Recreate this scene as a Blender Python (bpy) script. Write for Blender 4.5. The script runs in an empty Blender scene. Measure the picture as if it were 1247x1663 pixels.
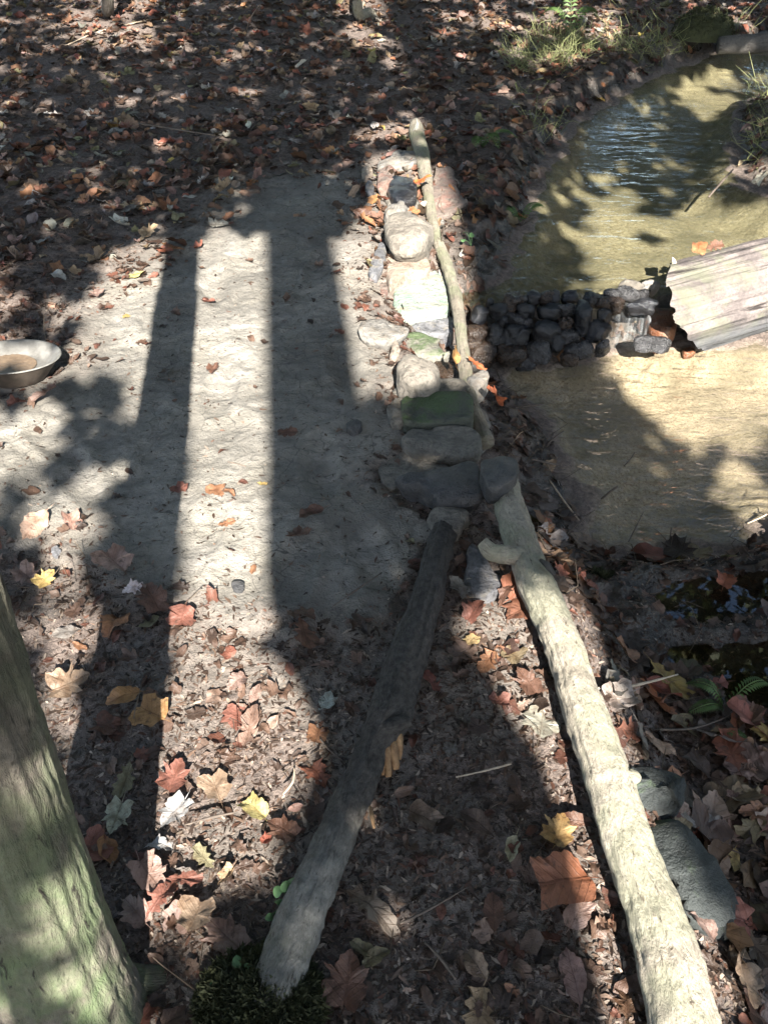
import bpy, math, random
import numpy as np
from mathutils import Vector, Matrix, noise as mnoise

SC = bpy.context.scene
COL = SC.collection
R = math.radians
rng = np.random.default_rng(11)
random.seed(11)

# ---------------------------------------------------------------- camera, sky, sun, exposure
CAM_H, PITCH, FPX, PW, PH = 1.6, R(41.0), 1440.0, 1247.0, 1663.0
cd = bpy.data.cameras.new('camera'); cam = bpy.data.objects.new('camera', cd); COL.objects.link(cam)
cam.location = (0, 0, CAM_H); cam.rotation_euler = (R(90) - PITCH, 0, 0)
cd.sensor_fit = 'VERTICAL'; cd.sensor_height = 24.0; cd.lens = 24.0 * FPX / PH
cd.clip_start = 0.02; cd.clip_end = 400.0
SC.camera = cam

SUN_AZ, SUN_EL = R(173.5), R(37.0)           # azimuth from +Y towards +X: behind the camera
SUN = np.array([math.sin(SUN_AZ) * math.cos(SUN_EL), math.cos(SUN_AZ) * math.cos(SUN_EL), math.sin(SUN_EL)])
w = bpy.data.worlds.new('World'); SC.world = w; w.use_nodes = True
wn = w.node_tree; bg = wn.nodes['Background']
sky = wn.nodes.new('ShaderNodeTexSky'); sky.sky_type = 'NISHITA'; sky.sun_disc = False
sky.sun_elevation = SUN_EL; sky.sun_rotation = SUN_AZ
wn.links.new(sky.outputs[0], bg.inputs[0]); bg.inputs[1].default_value = 0.08
sl = bpy.data.lights.new('sun', 'SUN'); sl.energy = 5.0; sl.angle = R(0.53); sl.color = (1.0, 0.95, 0.87)
so = bpy.data.objects.new('sun', sl); COL.objects.link(so); so.location = (2, -10, 12)
so.rotation_euler = Vector(SUN).to_track_quat('Z', 'Y').to_euler()
SC.view_settings.view_transform = 'Standard'; SC.view_settings.look = 'None'
SC.view_settings.exposure = 2.75; SC.view_settings.gamma = 1.0; SC.view_settings.use_curve_mapping = False
SC.cycles.max_bounces = 8; SC.cycles.transparent_max_bounces = 12

# ---------------------------------------------------------------- geometry helpers
CP, SP = math.cos(PITCH), math.sin(PITCH)
def W(px, py, z=0.0):
    "world point where the sight line of a photograph point meets height z"
    u, v = (px - PW / 2) / FPX, (py - PH / 2) / FPX
    d = (CAM_H - z) / (SP + v * CP)
    return np.array([u * d, d * (CP - v * SP), z])
def PX(x, y, z):
    dz = np.asarray(z) - CAM_H
    dep = y * CP - dz * SP
    v = -(y * SP + dz * CP) / dep * 1.0
    return PW / 2 + FPX * x / dep, PH / 2 + FPX * v, dep
def poly_w(pts, z): return np.array([W(p[0], p[1], z)[:2] for p in pts])
def inside(P, x, y):
    r = np.zeros(np.shape(x), bool); n = len(P)
    for i in range(n):
        x0, y0 = P[i]; x1, y1 = P[(i + 1) % n]
        if y0 == y1: continue
        c = ((y0 > y) != (y1 > y)) & (x < (x1 - x0) * (y - y0) / (y1 - y0) + x0)
        r ^= c
    return r
def sdist(P, x, y):
    "signed distance to a polygon, negative inside"
    d = np.full(np.shape(x), 1e9); n = len(P)
    for i in range(n):
        a = P[i]; e = P[(i + 1) % n] - a; L = max(e @ e, 1e-12)
        t = np.clip(((x - a[0]) * e[0] + (y - a[1]) * e[1]) / L, 0, 1)
        d = np.minimum(d, (x - a[0] - t * e[0]) ** 2 + (y - a[1] - t * e[1]) ** 2)
    d = np.sqrt(d)
    return np.where(inside(P, x, y), -d, d)
def sstep(a, b, x):
    t = np.clip((x - a) / (b - a), 0, 1); return t * t * (3 - 2 * t)
_perm = np.random.default_rng(5).random((512, 512))
def vn(x, y, s=0):
    x = np.asarray(x, float) + 37.7 * s; y = np.asarray(y, float) + 91.3 * s
    i, j = np.floor(x).astype(int), np.floor(y).astype(int); fx, fy = x - i, y - j
    fx = fx * fx * (3 - 2 * fx); fy = fy * fy * (3 - 2 * fy)
    g = lambda a, b: _perm[a % 512, b % 512]
    return (g(i, j) * (1 - fx) + g(i + 1, j) * fx) * (1 - fy) + (g(i, j + 1) * (1 - fx) + g(i + 1, j + 1) * fx) * fy
def fbm(x, y, s=0, o=4, ridged=False):
    t = 0; a = .5; n = 0
    for k in range(o):
        q = vn(x, y, s + k)
        if ridged: q = 1 - np.abs(2 * q - 1)
        t = t + a * q; n += a; a *= .5; x = x * 2.03; y = y * 2.03
    return t / n

def link_mesh(name, verts, faces, mat, parent=None, loc=(0, 0, 0), smooth=True, uv=None, col=None, colname='zone'):
    me = bpy.data.meshes.new(name)
    verts = np.asarray(verts, np.float32)
    if isinstance(faces, np.ndarray):
        nf, k = faces.shape
        me.vertices.add(len(verts)); me.vertices.foreach_set('co', verts.ravel())
        me.loops.add(nf * k); me.loops.foreach_set('vertex_index', faces.ravel().astype(np.int32))
        me.polygons.add(nf); me.polygons.foreach_set('loop_start', np.arange(0, nf * k, k, dtype=np.int32))
        me.polygons.foreach_set('loop_total', np.full(nf, k, np.int32)); me.update(calc_edges=True)
    else:
        me.from_pydata([tuple(map(float, v)) for v in verts], [], faces); me.update()
    me.validate()
    if smooth: me.polygons.foreach_set('use_smooth', [True] * len(me.polygons))
    if col is not None:
        a = me.color_attributes.new(colname, 'FLOAT_COLOR', 'POINT')
        c = np.ones((len(verts), 4), np.float32); c[:, :3] = col; a.data.foreach_set('color', c.ravel())
    if uv is not None:
        l = me.uv_layers.new(name='UVMap'); vi = np.empty(len(me.loops), np.int32); me.loops.foreach_get('vertex_index', vi)
        l.data.foreach_set('uv', np.asarray(uv, np.float32)[vi].ravel())
    if mat: me.materials.append(mat)
    o = bpy.data.objects.new(name, me); COL.objects.link(o); o.location = loc
    if parent: o.parent = parent
    return o
def tag(o, label=None, cat=None, group=None, kind=None):
    for k, v in (('label', label), ('category', cat), ('group', group), ('kind', kind)):
        if v: o[k] = v
    return o
def empty(name, loc, label, cat, group=None):
    o = bpy.data.objects.new(name, None); COL.objects.link(o); o.location = [float(c) for c in loc]; o.empty_display_size = .1
    return tag(o, label, cat, group)
def grid_faces(nr, nc, wrap=False):
    i = np.arange(nr - 1)[:, None]; j = np.arange(nc if wrap else nc - 1)[None, :]
    a = i * nc + j; b = i * nc + (j + 1) % nc
    return np.stack([a, b, b + nc, a + nc], -1).reshape(-1, 4)
def catmull(P, n):
    P = np.asarray(P, float); m = len(P); t = np.linspace(0, m - 1, n); out = []
    for s in t:
        i = min(int(s), m - 2); f = s - i
        p0, p1, p2, p3 = P[max(i - 1, 0)], P[i], P[i + 1], P[min(i + 2, m - 1)]
        out.append(.5 * ((2 * p1) + (p2 - p0) * f + (2 * p0 - 5 * p1 + 4 * p2 - p3) * f * f + (3 * p1 - p0 - 3 * p2 + p3) * f ** 3))
    return np.array(out)

# ---------------------------------------------------------------- materials
def new_mat(name):
    m = bpy.data.materials.new(name); m.use_nodes = True
    nt = m.node_tree; return m, nt, nt.nodes['Principled BSDF']
def N(nt, t, ins=None, **kw):
    n = nt.nodes.new(t)
    for k, v in kw.items(): setattr(n, k, v)
    for k, v in (ins or {}).items():
        s = n.inputs[k]
        if isinstance(v, bpy.types.NodeSocket): nt.links.new(v, s)
        else: s.default_value = v
    return n
def noise_n(nt, vec, scale, detail=4, rough=.55, dist=0.0):
    return N(nt, 'ShaderNodeTexNoise', {'Vector': vec, 'Scale': scale, 'Detail': detail, 'Roughness': rough, 'Distortion': dist}).outputs[0]
def ramp(nt, fac, stops):
    n = N(nt, 'ShaderNodeValToRGB', {0: fac}); e = n.color_ramp.elements
    while len(e) < len(stops): e.new(.5)
    for k, (p, c) in enumerate(stops):
        e[k].position = p; e[k].color = (c, c, c, 1) if not hasattr(c, '__len__') else (*c, 1)
    return n.outputs[0]
def mix(nt, f, a, b, mode='MIX'):
    n = N(nt, 'ShaderNodeMix', data_type='RGBA', blend_type=mode)
    for idx, v in ((0, f), (6, a), (7, b)):
        if isinstance(v, bpy.types.NodeSocket): nt.links.new(v, n.inputs[idx])
        elif idx == 0: n.inputs[0].default_value = v
        else: n.inputs[idx].default_value = (*v, 1)
    return n.outputs[2]
def mth(nt, op, a, b=0.0, clamp=False):
    n = N(nt, 'ShaderNodeMath', {0: a, 1: b}, operation=op); n.use_clamp = clamp; return n.outputs[0]
def bump(nt, b, h, strength=.5, dist=.01, chain=None):
    n = N(nt, 'ShaderNodeBump', {'Height': h, 'Strength': strength, 'Distance': dist})
    if chain: nt.links.new(chain, n.inputs['Normal'])
    if b: nt.links.new(n.outputs[0], b.inputs['Normal'])
    return n.outputs[0]
def tc(nt, k='Object'): return N(nt, 'ShaderNodeTexCoord').outputs[k]
def mapping(nt, vec, sc, loc=(0, 0, 0)): return N(nt, 'ShaderNodeMapping', {'Vector': vec, 'Scale': sc, 'Location': loc}).outputs[0]
L = lambda nt, a, b: nt.links.new(a, b)

def ground_material():
    m, nt, b = new_mat('forest_ground'); v = tc(nt)
    z = N(nt, 'ShaderNodeAttribute', attribute_name='zone'); sep = N(nt, 'ShaderNodeSeparateColor', {0: z.outputs['Color']})
    n1 = noise_n(nt, v, 5, 6); n2 = noise_n(nt, v, 60, 5, .7); n3 = noise_n(nt, v, 240, 3, .7); n4 = noise_n(nt, v, 18, 6, .65, .6)
    soil = mix(nt, ramp(nt, n2, [(.35, 0), (.7, 1)]), (.048, .036, .030), (.175, .135, .115))
    soil = mix(nt, ramp(nt, n3, [(.6, 0), (.72, 1)]), soil, (.24, .19, .15))
    mud = mix(nt, ramp(nt, n4, [(.3, 0), (.7, 1)]), (.115, .109, .096), (.27, .25, .22))
    mud = mix(nt, ramp(nt, n1, [(.35, 0), (.65, .55)]), mud, (.20, .18, .14))
    mud = mix(nt, ramp(nt, noise_n(nt, mapping(nt, v, (30, 60, 40)), 1, 6, .75, 1.2), [(.36, .9), (.45, 0)]), mud, (.055, .052, .045))
    mud = mix(nt, ramp(nt, noise_n(nt, v, 2.6, 5, .6), [(.40, 0), (.60, .8)]), mud, (.095, .088, .076))
    ve = N(nt, 'ShaderNodeTexVoronoi', {'Vector': N(nt, 'ShaderNodeVectorMath', {0: v, 1: mix(nt, .06, (0, 0, 0), N(nt, 'ShaderNodeTexNoise', {'Vector': v, 'Scale': 12, 'Detail': 5}).outputs[1])}, operation='ADD').outputs[0], 'Scale': 13}, feature='DISTANCE_TO_EDGE').outputs[0]
    crack = mth(nt, 'MULTIPLY', ramp(nt, ve, [(.0, 1), (.035, 0)]), ramp(nt, n1, [(.45, 0), (.58, 1)]))
    mud = mix(nt, mth(nt, 'MULTIPLY', crack, .75), mud, (.05, .045, .04))
    mud = mix(nt, ramp(nt, n3, [(.66, 0), (.76, .5)]), mud, (.34, .31, .27))
    sand = mix(nt, ramp(nt, n2, [(.3, 0), (.7, 1)]), (.20, .162, .115), (.42, .345, .25))
    sand = mix(nt, ramp(nt, noise_n(nt, v, 130, 2, .5), [(.34, .8), (.44, 0)]), sand, (.15, .10, .06))
    sand = mix(nt, ramp(nt, noise_n(nt, v, 3.2, 5), [(.44, .0), (.62, .75)]), sand, (.13, .11, .075))
    wet = mix(nt, ramp(nt, n4, [(.35, 0), (.7, 1)]), (.018, .016, .014), (.075, .066, .056))
    c = mix(nt, sep.outputs[0], soil, mud); c = mix(nt, sep.outputs[1], c, sand); c = mix(nt, sep.outputs[2], c, wet)
    L(nt, c, b.inputs['Base Color'])
    r = mth(nt, 'SUBTRACT', .85, mth(nt, 'MULTIPLY', sep.outputs[2], .62)); L(nt, r, b.inputs['Roughness'])
    b.inputs['Specular IOR Level'].default_value = .45
    q = bump(nt, None, n4, .7, .02); q = bump(nt, None, n2, .7, .010, q); bump(nt, b, n3, .6, .003, q)
    return m

def rock_material(name, c1, c2, rough=.75, spot=None, spotamt=.5, moss=0.0, scale=1.0, veins=None):
    m, nt, b = new_mat(name); v = tc(nt)
    v = N(nt, 'ShaderNodeVectorMath', {0: v, 1: N(nt, 'ShaderNodeObjectInfo').outputs['Random']}, operation='ADD').outputs[0]
    n1 = noise_n(nt, v, 9 * scale, 6, .65, .4); n2 = noise_n(nt, v, 55 * scale, 5, .7); n3 = noise_n(nt, v, 260, 3, .7)
    c = mix(nt, ramp(nt, n1, [(.3, 0), (.7, 1)]), c1, c2)
    c = mix(nt, ramp(nt, n2, [(.32, .8), (.52, 0)]), c, tuple(x * .38 for x in c1))
    c = mix(nt, ramp(nt, noise_n(nt, v, 22 * scale, 6, .7, .8), [(.52, 0), (.66, .65)]), c, (.17, .15, .12) if .12 < c2[0] < .3 else tuple(x * .6 for x in c1))
    if spot: c = mix(nt, ramp(nt, noise_n(nt, v, 14 * scale, 5, .6, 1.0), [(.50, 0), (.62, spotamt)]), c, spot)
    c = mix(nt, ramp(nt, n3, [(.64, 0), (.74, .5)]), c, tuple(min(1, x * 1.6) for x in c2))
    if veins: c = mix(nt, ramp(nt, noise_n(nt, mapping(nt, v, (8, 26, 8)), 1, 5, .6, 1.5), [(.55, 0), (.66, .8)]), c, veins)
    if moss:
        up = N(nt, 'ShaderNodeSeparateXYZ', {0: N(nt, 'ShaderNodeNewGeometry').outputs['Normal']}).outputs[2]
        f = mth(nt, 'MULTIPLY', ramp(nt, n1, [(.62 - .25 * moss, 0), (.72 - .25 * moss, 1)]), ramp(nt, up, [(.2, 0), (.7, .85)]))
        c = mix(nt, f, c, (.035, .062, .016))
    L(nt, c, b.inputs['Base Color'])
    L(nt, mth(nt, 'ADD', rough - .15, mth(nt, 'MULTIPLY', n2, .3)), b.inputs['Roughness'])
    q = bump(nt, None, n1, .8, .03); q = bump(nt, None, n2, .9, .010, q); bump(nt, b, n3, .7, .003, q)
    return m

def bark_material(name, c1, c2, dark, green=None, gamt=.5, rough=.85, su=3.0, sv=14.0, low_green=False, rot=None, low_shade=0.0):
    m, nt, b = new_mat(name); uv = N(nt, 'ShaderNodeTexCoord').outputs['UV']; v = tc(nt)
    n1 = noise_n(nt, v, 8, 5); n2 = noise_n(nt, v, 70, 5, .7); n3 = noise_n(nt, v, 300, 3, .7)
    f1 = noise_n(nt, mapping(nt, uv, (su * 8, sv, 1)), 1, 6, .65, .5)
    f2 = noise_n(nt, mapping(nt, uv, (su * 18, sv * 2.2, 1)), 1, 5, .7, .3)
    c = mix(nt, ramp(nt, n1, [(.3, 0), (.7, 1)]), c1, c2)
    c = mix(nt, ramp(nt, n2, [(.35, .55), (.6, 0)]), c, tuple(x * .5 for x in c1))
    if green:
        g = ramp(nt, noise_n(nt, v, 6.5, 6, .65, .5), [(.40 if low_green else .46, 0), (.58, gamt)])
        if low_green:
            zz = N(nt, 'ShaderNodeSeparateXYZ', {0: v}).outputs[2]
            g = mth(nt, 'MULTIPLY', g, ramp(nt, zz, [(.2, 1), (.9, .15)]))
        c = mix(nt, g, c, green)
    c = mix(nt, ramp(nt, f1, [(.33, 1), (.41, 0)]), c, dark)
    c = mix(nt, ramp(nt, f2, [(.31, .8), (.39, 0)]), c, dark)
    c = mix(nt, ramp(nt, n3, [(.64, 0), (.75, .5)]), c, tuple(min(1, x * 1.5) for x in c2))
    if low_shade:                                                  # shade of the log's underside painted in as blue-grey
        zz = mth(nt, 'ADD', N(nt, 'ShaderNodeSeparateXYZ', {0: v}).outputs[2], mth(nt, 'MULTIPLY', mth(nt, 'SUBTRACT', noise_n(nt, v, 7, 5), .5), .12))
        c = mix(nt, ramp(nt, zz, [(low_shade - .02, .85), (low_shade + .05, 0)]), c, (.045, .047, .052))
    if rot:                                                     # bark gone and wood blackened up to this length
        ln = mth(nt, 'ADD', N(nt, 'ShaderNodeSeparateXYZ', {0: uv}).outputs[1], mth(nt, 'MULTIPLY', mth(nt, 'SUBTRACT', noise_n(nt, v, 11, 6, .7), .5), .55))
        c = mix(nt, ramp(nt, mth(nt, 'SUBTRACT', ln, rot[0] - .5), [(.5 - rot[1], 1), (.5 + rot[1] * .5, 0)]), c, mix(nt, ramp(nt, n2, [(.35, 0), (.7, 1)]), (.022, .019, .017), (.075, .068, .06)))
    L(nt, c, b.inputs['Base Color']); b.inputs['Roughness'].default_value = rough
    b.inputs['Specular IOR Level'].default_value = .3
    q = bump(nt, None, f1, .8, .012); q = bump(nt, None, f2, .6, .006, q); bump(nt, b, n2, .4, .003, q)
    return m

def leaf_material(name, from_object, rough=.5, trans=.22):
    m, nt, b = new_mat(name); v = tc(nt, 'Object')
    if from_object:
        oi = N(nt, 'ShaderNodeObjectInfo'); c0 = oi.outputs['Color']
        v = N(nt, 'ShaderNodeVectorMath', {0: mapping(nt, v, (.12, .12, .12)), 1: oi.outputs['Location']}, operation='ADD').outputs[0]
    else: c0 = N(nt, 'ShaderNodeAttribute', attribute_name='zone').outputs['Color']
    n1 = noise_n(nt, v, 26, 5, .6); n2 = noise_n(nt, v, 130, 4, .65); n3 = noise_n(nt, v, 50, 4, .6, .8)
    c = mix(nt, ramp(nt, n1, [(.35, .75), (.6, 0)]), c0, mix(nt, 1.0, c0, (.45, .36, .30), 'MULTIPLY'))
    c = mix(nt, ramp(nt, n2, [(.55, 0), (.75, .45)]), c, mix(nt, 1.0, c, (1.55, 1.5, 1.4), 'MULTIPLY'))
    c = mix(nt, ramp(nt, n3, [(.57, 0), (.70, .8)]), c, (.040, .026, .018))
    uvs = N(nt, 'ShaderNodeSeparateXYZ', {0: tc(nt, 'UV')}); xa = mth(nt, 'ABSOLUTE', mth(nt, 'SUBTRACT', uvs.outputs[0], .5))
    mid = ramp(nt, xa, [(.006, 1), (.022, 0)])
    lat = mth(nt, 'FRACT', mth(nt, 'MULTIPLY', mth(nt, 'SUBTRACT', uvs.outputs[1], mth(nt, 'MULTIPLY', xa, .85)), 7.0))
    lat = ramp(nt, mth(nt, 'ABSOLUTE', mth(nt, 'SUBTRACT', lat, .5)), [(.03, .75), (.09, 0)])
    vein = mth(nt, 'MAXIMUM', mid, lat)
    c = mix(nt, mth(nt, 'MULTIPLY', vein, .38), c, mix(nt, 1.0, c, (.50, .42, .38), 'MULTIPLY'))
    L(nt, c, b.inputs['Base Color']); L(nt, mth(nt, 'ADD', rough - .2, mth(nt, 'MULTIPLY', n1, .4)), b.inputs['Roughness'])
    b.inputs['Specular IOR Level'].default_value = .4
    q = bump(nt, None, vein, .5, .002); bump(nt, b, n2, .5, .004, q)
    t = N(nt, 'ShaderNodeBsdfTranslucent', {'Color': c}); ms = N(nt, 'ShaderNodeMixShader', {0: trans, 1: b.outputs[0], 2: t.outputs[0]})
    L(nt, ms.outputs[0], nt.nodes['Material Output'].inputs['Surface'])
    return m

def plain(name, c1, c2, rough=.7, scale=40, metallic=0.0, trans=0.0):
    m, nt, b = new_mat(name); v = tc(nt); n1 = noise_n(nt, v, scale, 5, .65)
    c = mix(nt, ramp(nt, n1, [(.3, 0), (.7, 1)]), c1, c2); L(nt, c, b.inputs['Base Color'])
    b.inputs['Roughness'].default_value = rough; b.inputs['Metallic'].default_value = metallic
    bump(nt, b, n1, .3, .004)
    if trans:
        t = N(nt, 'ShaderNodeBsdfTranslucent', {'Color': c}); ms = N(nt, 'ShaderNodeMixShader', {0: trans, 1: b.outputs[0], 2: t.outputs[0]})
        L(nt, ms.outputs[0], nt.nodes['Material Output'].inputs['Surface'])
    return m

def water_material(name, tint, ripple=.35, dist=.02, sc=(7, 16), still=False):
    m, nt, b = new_mat(name); nt.nodes.remove(b); v = tc(nt)
    n1 = noise_n(nt, mapping(nt, v, (sc[0], sc[1], 1)), 1, 3, .5, .6); n2 = noise_n(nt, mapping(nt, v, (sc[0] * 4, sc[1] * 3.5, 1)), 1, 3, .5, .4)
    q = bump(nt, None, n1, ripple, dist); q = bump(nt, None, n2, ripple * .8, dist * .3, q)
    dt = mth(nt, 'ABSOLUTE', N(nt, 'ShaderNodeVectorMath', {0: q, 1: N(nt, 'ShaderNodeNewGeometry').outputs['Incoming']}, operation='DOT_PRODUCT').outputs['Value'])
    fr = mth(nt, 'ADD', .05, mth(nt, 'MULTIPLY', .95, mth(nt, 'POWER', mth(nt, 'SUBTRACT', 1.0, dt, True), 5.0)), True)
    gl = N(nt, 'ShaderNodeBsdfGlossy', {'Color': (1, 1, 1, 1), 'Roughness': .02, 'Normal': q})
    tr = N(nt, 'ShaderNodeBsdfTransparent', {'Color': (*tint, 1)})
    ms = N(nt, 'ShaderNodeMixShader', {0: fr, 1: tr.outputs[0], 2: gl.outputs[0]})
    L(nt, ms.outputs[0], nt.nodes['Material Output'].inputs['Surface'])
    return m

M = dict(
    ground=ground_material(),
    leaf=leaf_material('dead_leaf', True), litter=leaf_material('dead_leaf_litter', False),
    grey=rock_material('grey_stone', (.085, .079, .072), (.19, .178, .16), spot=(.12, .095, .07)),
    pale=rock_material('pale_stone', (.16, .125, .10), (.27, .225, .18), spot=(.21, .13, .08), spotamt=.35),
    white=rock_material('white_stone', (.165, .195, .165), (.27, .30, .26), spot=(.12, .21, .15), spotamt=.6, veins=(.24, .20, .13)),
    round=rock_material('rounded_stone', (.10, .088, .072), (.215, .19, .158), veins=(.065, .055, .045)),
    blue=rock_material('blue_grey_stone', (.062, .062, .068), (.145, .145, .152)),
    dark=rock_material('dark_stone', (.016, .016, .017), (.050, .049, .050), rough=.6, spot=(.11, .10, .09), spotamt=.3),
    wet=rock_material('wet_black_stone', (.004, .0045, .006), (.014, .015, .019), rough=.20, spot=(.02, .015, .010), spotamt=.3),
    wetbrown=rock_material('wet_brown_stone', (.012, .0075, .005), (.038, .023, .014), rough=.28),
    wetgrey=rock_material('wet_grey_stone', (.009, .009, .010), (.032, .031, .032), rough=.28),
    orange=rock_material('orange_stone', (.10, .036, .016), (.19, .075, .033), rough=.35, veins=(.08, .03, .02)),
    red=rock_material('red_brown_stone', (.085, .066, .056), (.17, .13, .108), spot=(.19, .065, .042), spotamt=.35),
    mossy=rock_material('mossy_stone', (.10, .095, .08), (.20, .19, .16), moss=.75),
    green=rock_material('dark_green_stone', (.030, .034, .024), (.075, .078, .055), moss=.8),
    muddy=rock_material('muddy_stone', (.075, .067, .056), (.16, .145, .12), rough=.8, spot=(.06, .05, .04)),
    boulder=rock_material('slate_boulder', (.010, .013, .013), (.030, .036, .034), rough=.75, moss=.3, scale=.6),
    tree_bark=bark_material('mossy_tree_bark', (.056, .048, .038), (.145, .128, .102), (.014, .012, .009), green=(.078, .108, .050), gamt=.88, su=2.0, sv=15, low_green=True),
    far_bark=bark_material('forest_bark', (.07, .06, .05), (.15, .13, .11), (.02, .017, .014), su=1.0, sv=4),
    pale_log=bark_material('pale_log_bark', (.20, .176, .138), (.335, .30, .24), (.085, .068, .05), green=(.19, .20, .13), gamt=.45, su=1.9, sv=38),
    grey_log=bark_material('grey_log_bark', (.17, .165, .14), (.29, .28, .245), (.055, .045, .035), green=(.10, .11, .055), gamt=.3, su=2.0, sv=34),
    dark_log=bark_material('dark_rotten_bark', (.040, .036, .033), (.095, .088, .080), (.014, .011, .009), su=1.4, sv=12, rough=.7),
    grey_wood=bark_material('weathered_wood', (.062, .052, .050), (.160, .136, .126), (.014, .011, .010), green=(.11, .118, .075), gamt=.5, su=2.6, sv=1.6, low_shade=.13, rough=.8),
    pole=bark_material('weathered_pole', (.15, .13, .10), (.27, .24, .19), (.05, .04, .03), green=(.14, .16, .09), gamt=.5, su=1.9, sv=20),
    left_log=bark_material('rotting_log_bark', (.13, .126, .112), (.24, .23, .205), (.040, .034, .027), green=(.10, .11, .055), gamt=.3, su=2.0, sv=34, rot=(.97, .12)),
    end_wood=plain('dark_end_grain', (.02, .014, .011), (.06, .042, .032), .9, 60),
    splinter=plain('split_brown_wood', (.10, .05, .02), (.25, .15, .07), .8, 90),
    twig=plain('twig_bark', (.035, .026, .02), (.11, .085, .065), .8, 60),
    twig_pale=plain('pale_twig', (.22, .17, .12), (.40, .33, .25), .8, 60),
    pan=plain('dull_steel', (.085, .08, .072), (.19, .185, .17), .6, 25, metallic=.25),
    pan_out=plain('shaded_steel', (.035, .028, .022), (.085, .065, .05), .6, 25, metallic=.2),  # same steel with the shade below the rim painted into its colour
    pan_sand=plain('wet_tan_sand', (.085, .058, .038), (.16, .115, .075), .6, 90),
    moss=plain('dark_moss', (.014, .018, .006), (.050, .055, .020), .9, 30, trans=.2),
    fern=plain('fern_green', (.045, .085, .022), (.09, .15, .04), .6, 30, trans=.35),
    herb=plain('herb_green', (.06, .13, .05), (.11, .20, .085), .5, 30, trans=.3),
    grass=plain('bank_grass', (.10, .13, .04), (.30, .30, .14), .7, 8, trans=.25),
    rootlet=plain('dry_rootlet', (.035, .025, .018), (.12, .09, .06), .9, 8),
    canopy=plain('canopy_leaf', (.045, .065, .022), (.105, .13, .05), .55, 3, trans=.3),
    canopy_y=plain('yellowing_canopy_leaf', (.075, .085, .03), (.15, .135, .055), .55, 3, trans=.3),
    water=water_material('clear_stream_water', (.74, .77, .68), .40, .035, (3, 8)),
    water_low=water_material('rippled_stream_water', (.88, .88, .83), .75, .045, (4.5, 12)),
    puddle=water_material('still_puddle_water', (.55, .5, .4), .03, .01, (3, 4)),
)
def fall_material():
    m, nt, b = new_mat('falling_water'); v = tc(nt)
    n = noise_n(nt, mapping(nt, v, (60, 9, 9)), 1, 5, .6, .5)
    b.inputs['Base Color'].default_value = (.45, .47, .48, 1); b.inputs['Roughness'].default_value = .15
    bump(nt, b, n, .8, .02)
    t = N(nt, 'ShaderNodeBsdfTransparent', {'Color': (.9, .92, .9, 1)})
    ms = N(nt, 'ShaderNodeMixShader', {0: ramp(nt, n, [(.48, .04), (.80, .42)]), 1: t.outputs[0], 2: b.outputs[0]})
    L(nt, ms.outputs[0], nt.nodes['Material Output'].inputs['Surface']); return m
M['fall'] = fall_material()

# ---------------------------------------------------------------- terrain
ZU, ZL = -.10, -.29
UP = poly_w([(775, 480), (800, 432), (838, 378), (866, 312), (890, 256), (930, 206), (975, 170), (1040, 128), (1130, 92), (1250, 70), (1450, 40),
             (1420, 120), (1300, 142), (1228, 166), (1208, 192), (1203, 250), (1222, 305), (1290, 335), (1480, 330), (1560, 440), (1300, 452),
             (1085, 468), (980, 484), (880, 490), (800, 495)], ZU)
LO = poly_w([(796, 590), (900, 578), (1000, 562), (1130, 556), (1300, 530), (1650, 500), (1700, 820), (1320, 828), (1247, 850), (1205, 880), (1160, 902),
             (1050, 903), (975, 910), (950, 880), (938, 822), (895, 752), (865, 705), (835, 662), (808, 628)], ZL)
MUD = poly_w([(-60, 690), (20, 640), (110, 570), (150, 480), (215, 425), (300, 380), (335, 335), (420, 300), (520, 285), (600, 275), (625, 300), (620, 420),
              (640, 560), (640, 700), (625, 800), (700, 850), (735, 860), (720, 900), (690, 940), (650, 1052), (560, 1058), (470, 1050), (420, 1030), (370, 1000), (300, 960),
              (225, 962), (110, 905), (30, 890), (-60, 880)], 0)
PUD = [(poly_w([(1085, 975), (1105, 950), (1165, 952), (1240, 940), (1290, 945), (1285, 975), (1200, 985), (1140, 1000), (1100, 995)], -.225), -.225),
       (poly_w([(1098, 1062), (1115, 1050), (1136, 1052), (1132, 1072), (1108, 1078)], -.215), -.215),
       (poly_w([(1165, 1078), (1190, 1062), (1262, 1050), (1280, 1085), (1235, 1105), (1180, 1098)], -.215), -.215),
       (poly_w([(1195, 1125), (1225, 1112), (1262, 1122), (1240, 1150), (1205, 1148)], -.21), -.21)]
LOGA = [W(812, 760, .05), W(828, 826, .055), W(850, 892, .06), W(872, 950, .065), W(899, 1010, .07), W(925, 1078, .07), W(948, 1150, .07), W(990, 1272, .07), W(1028, 1397, .07), W(1074, 1518, .07), W(1113, 1663, .07), W(1150, 1800, .06)]
LA = np.array(LOGA)

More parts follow.
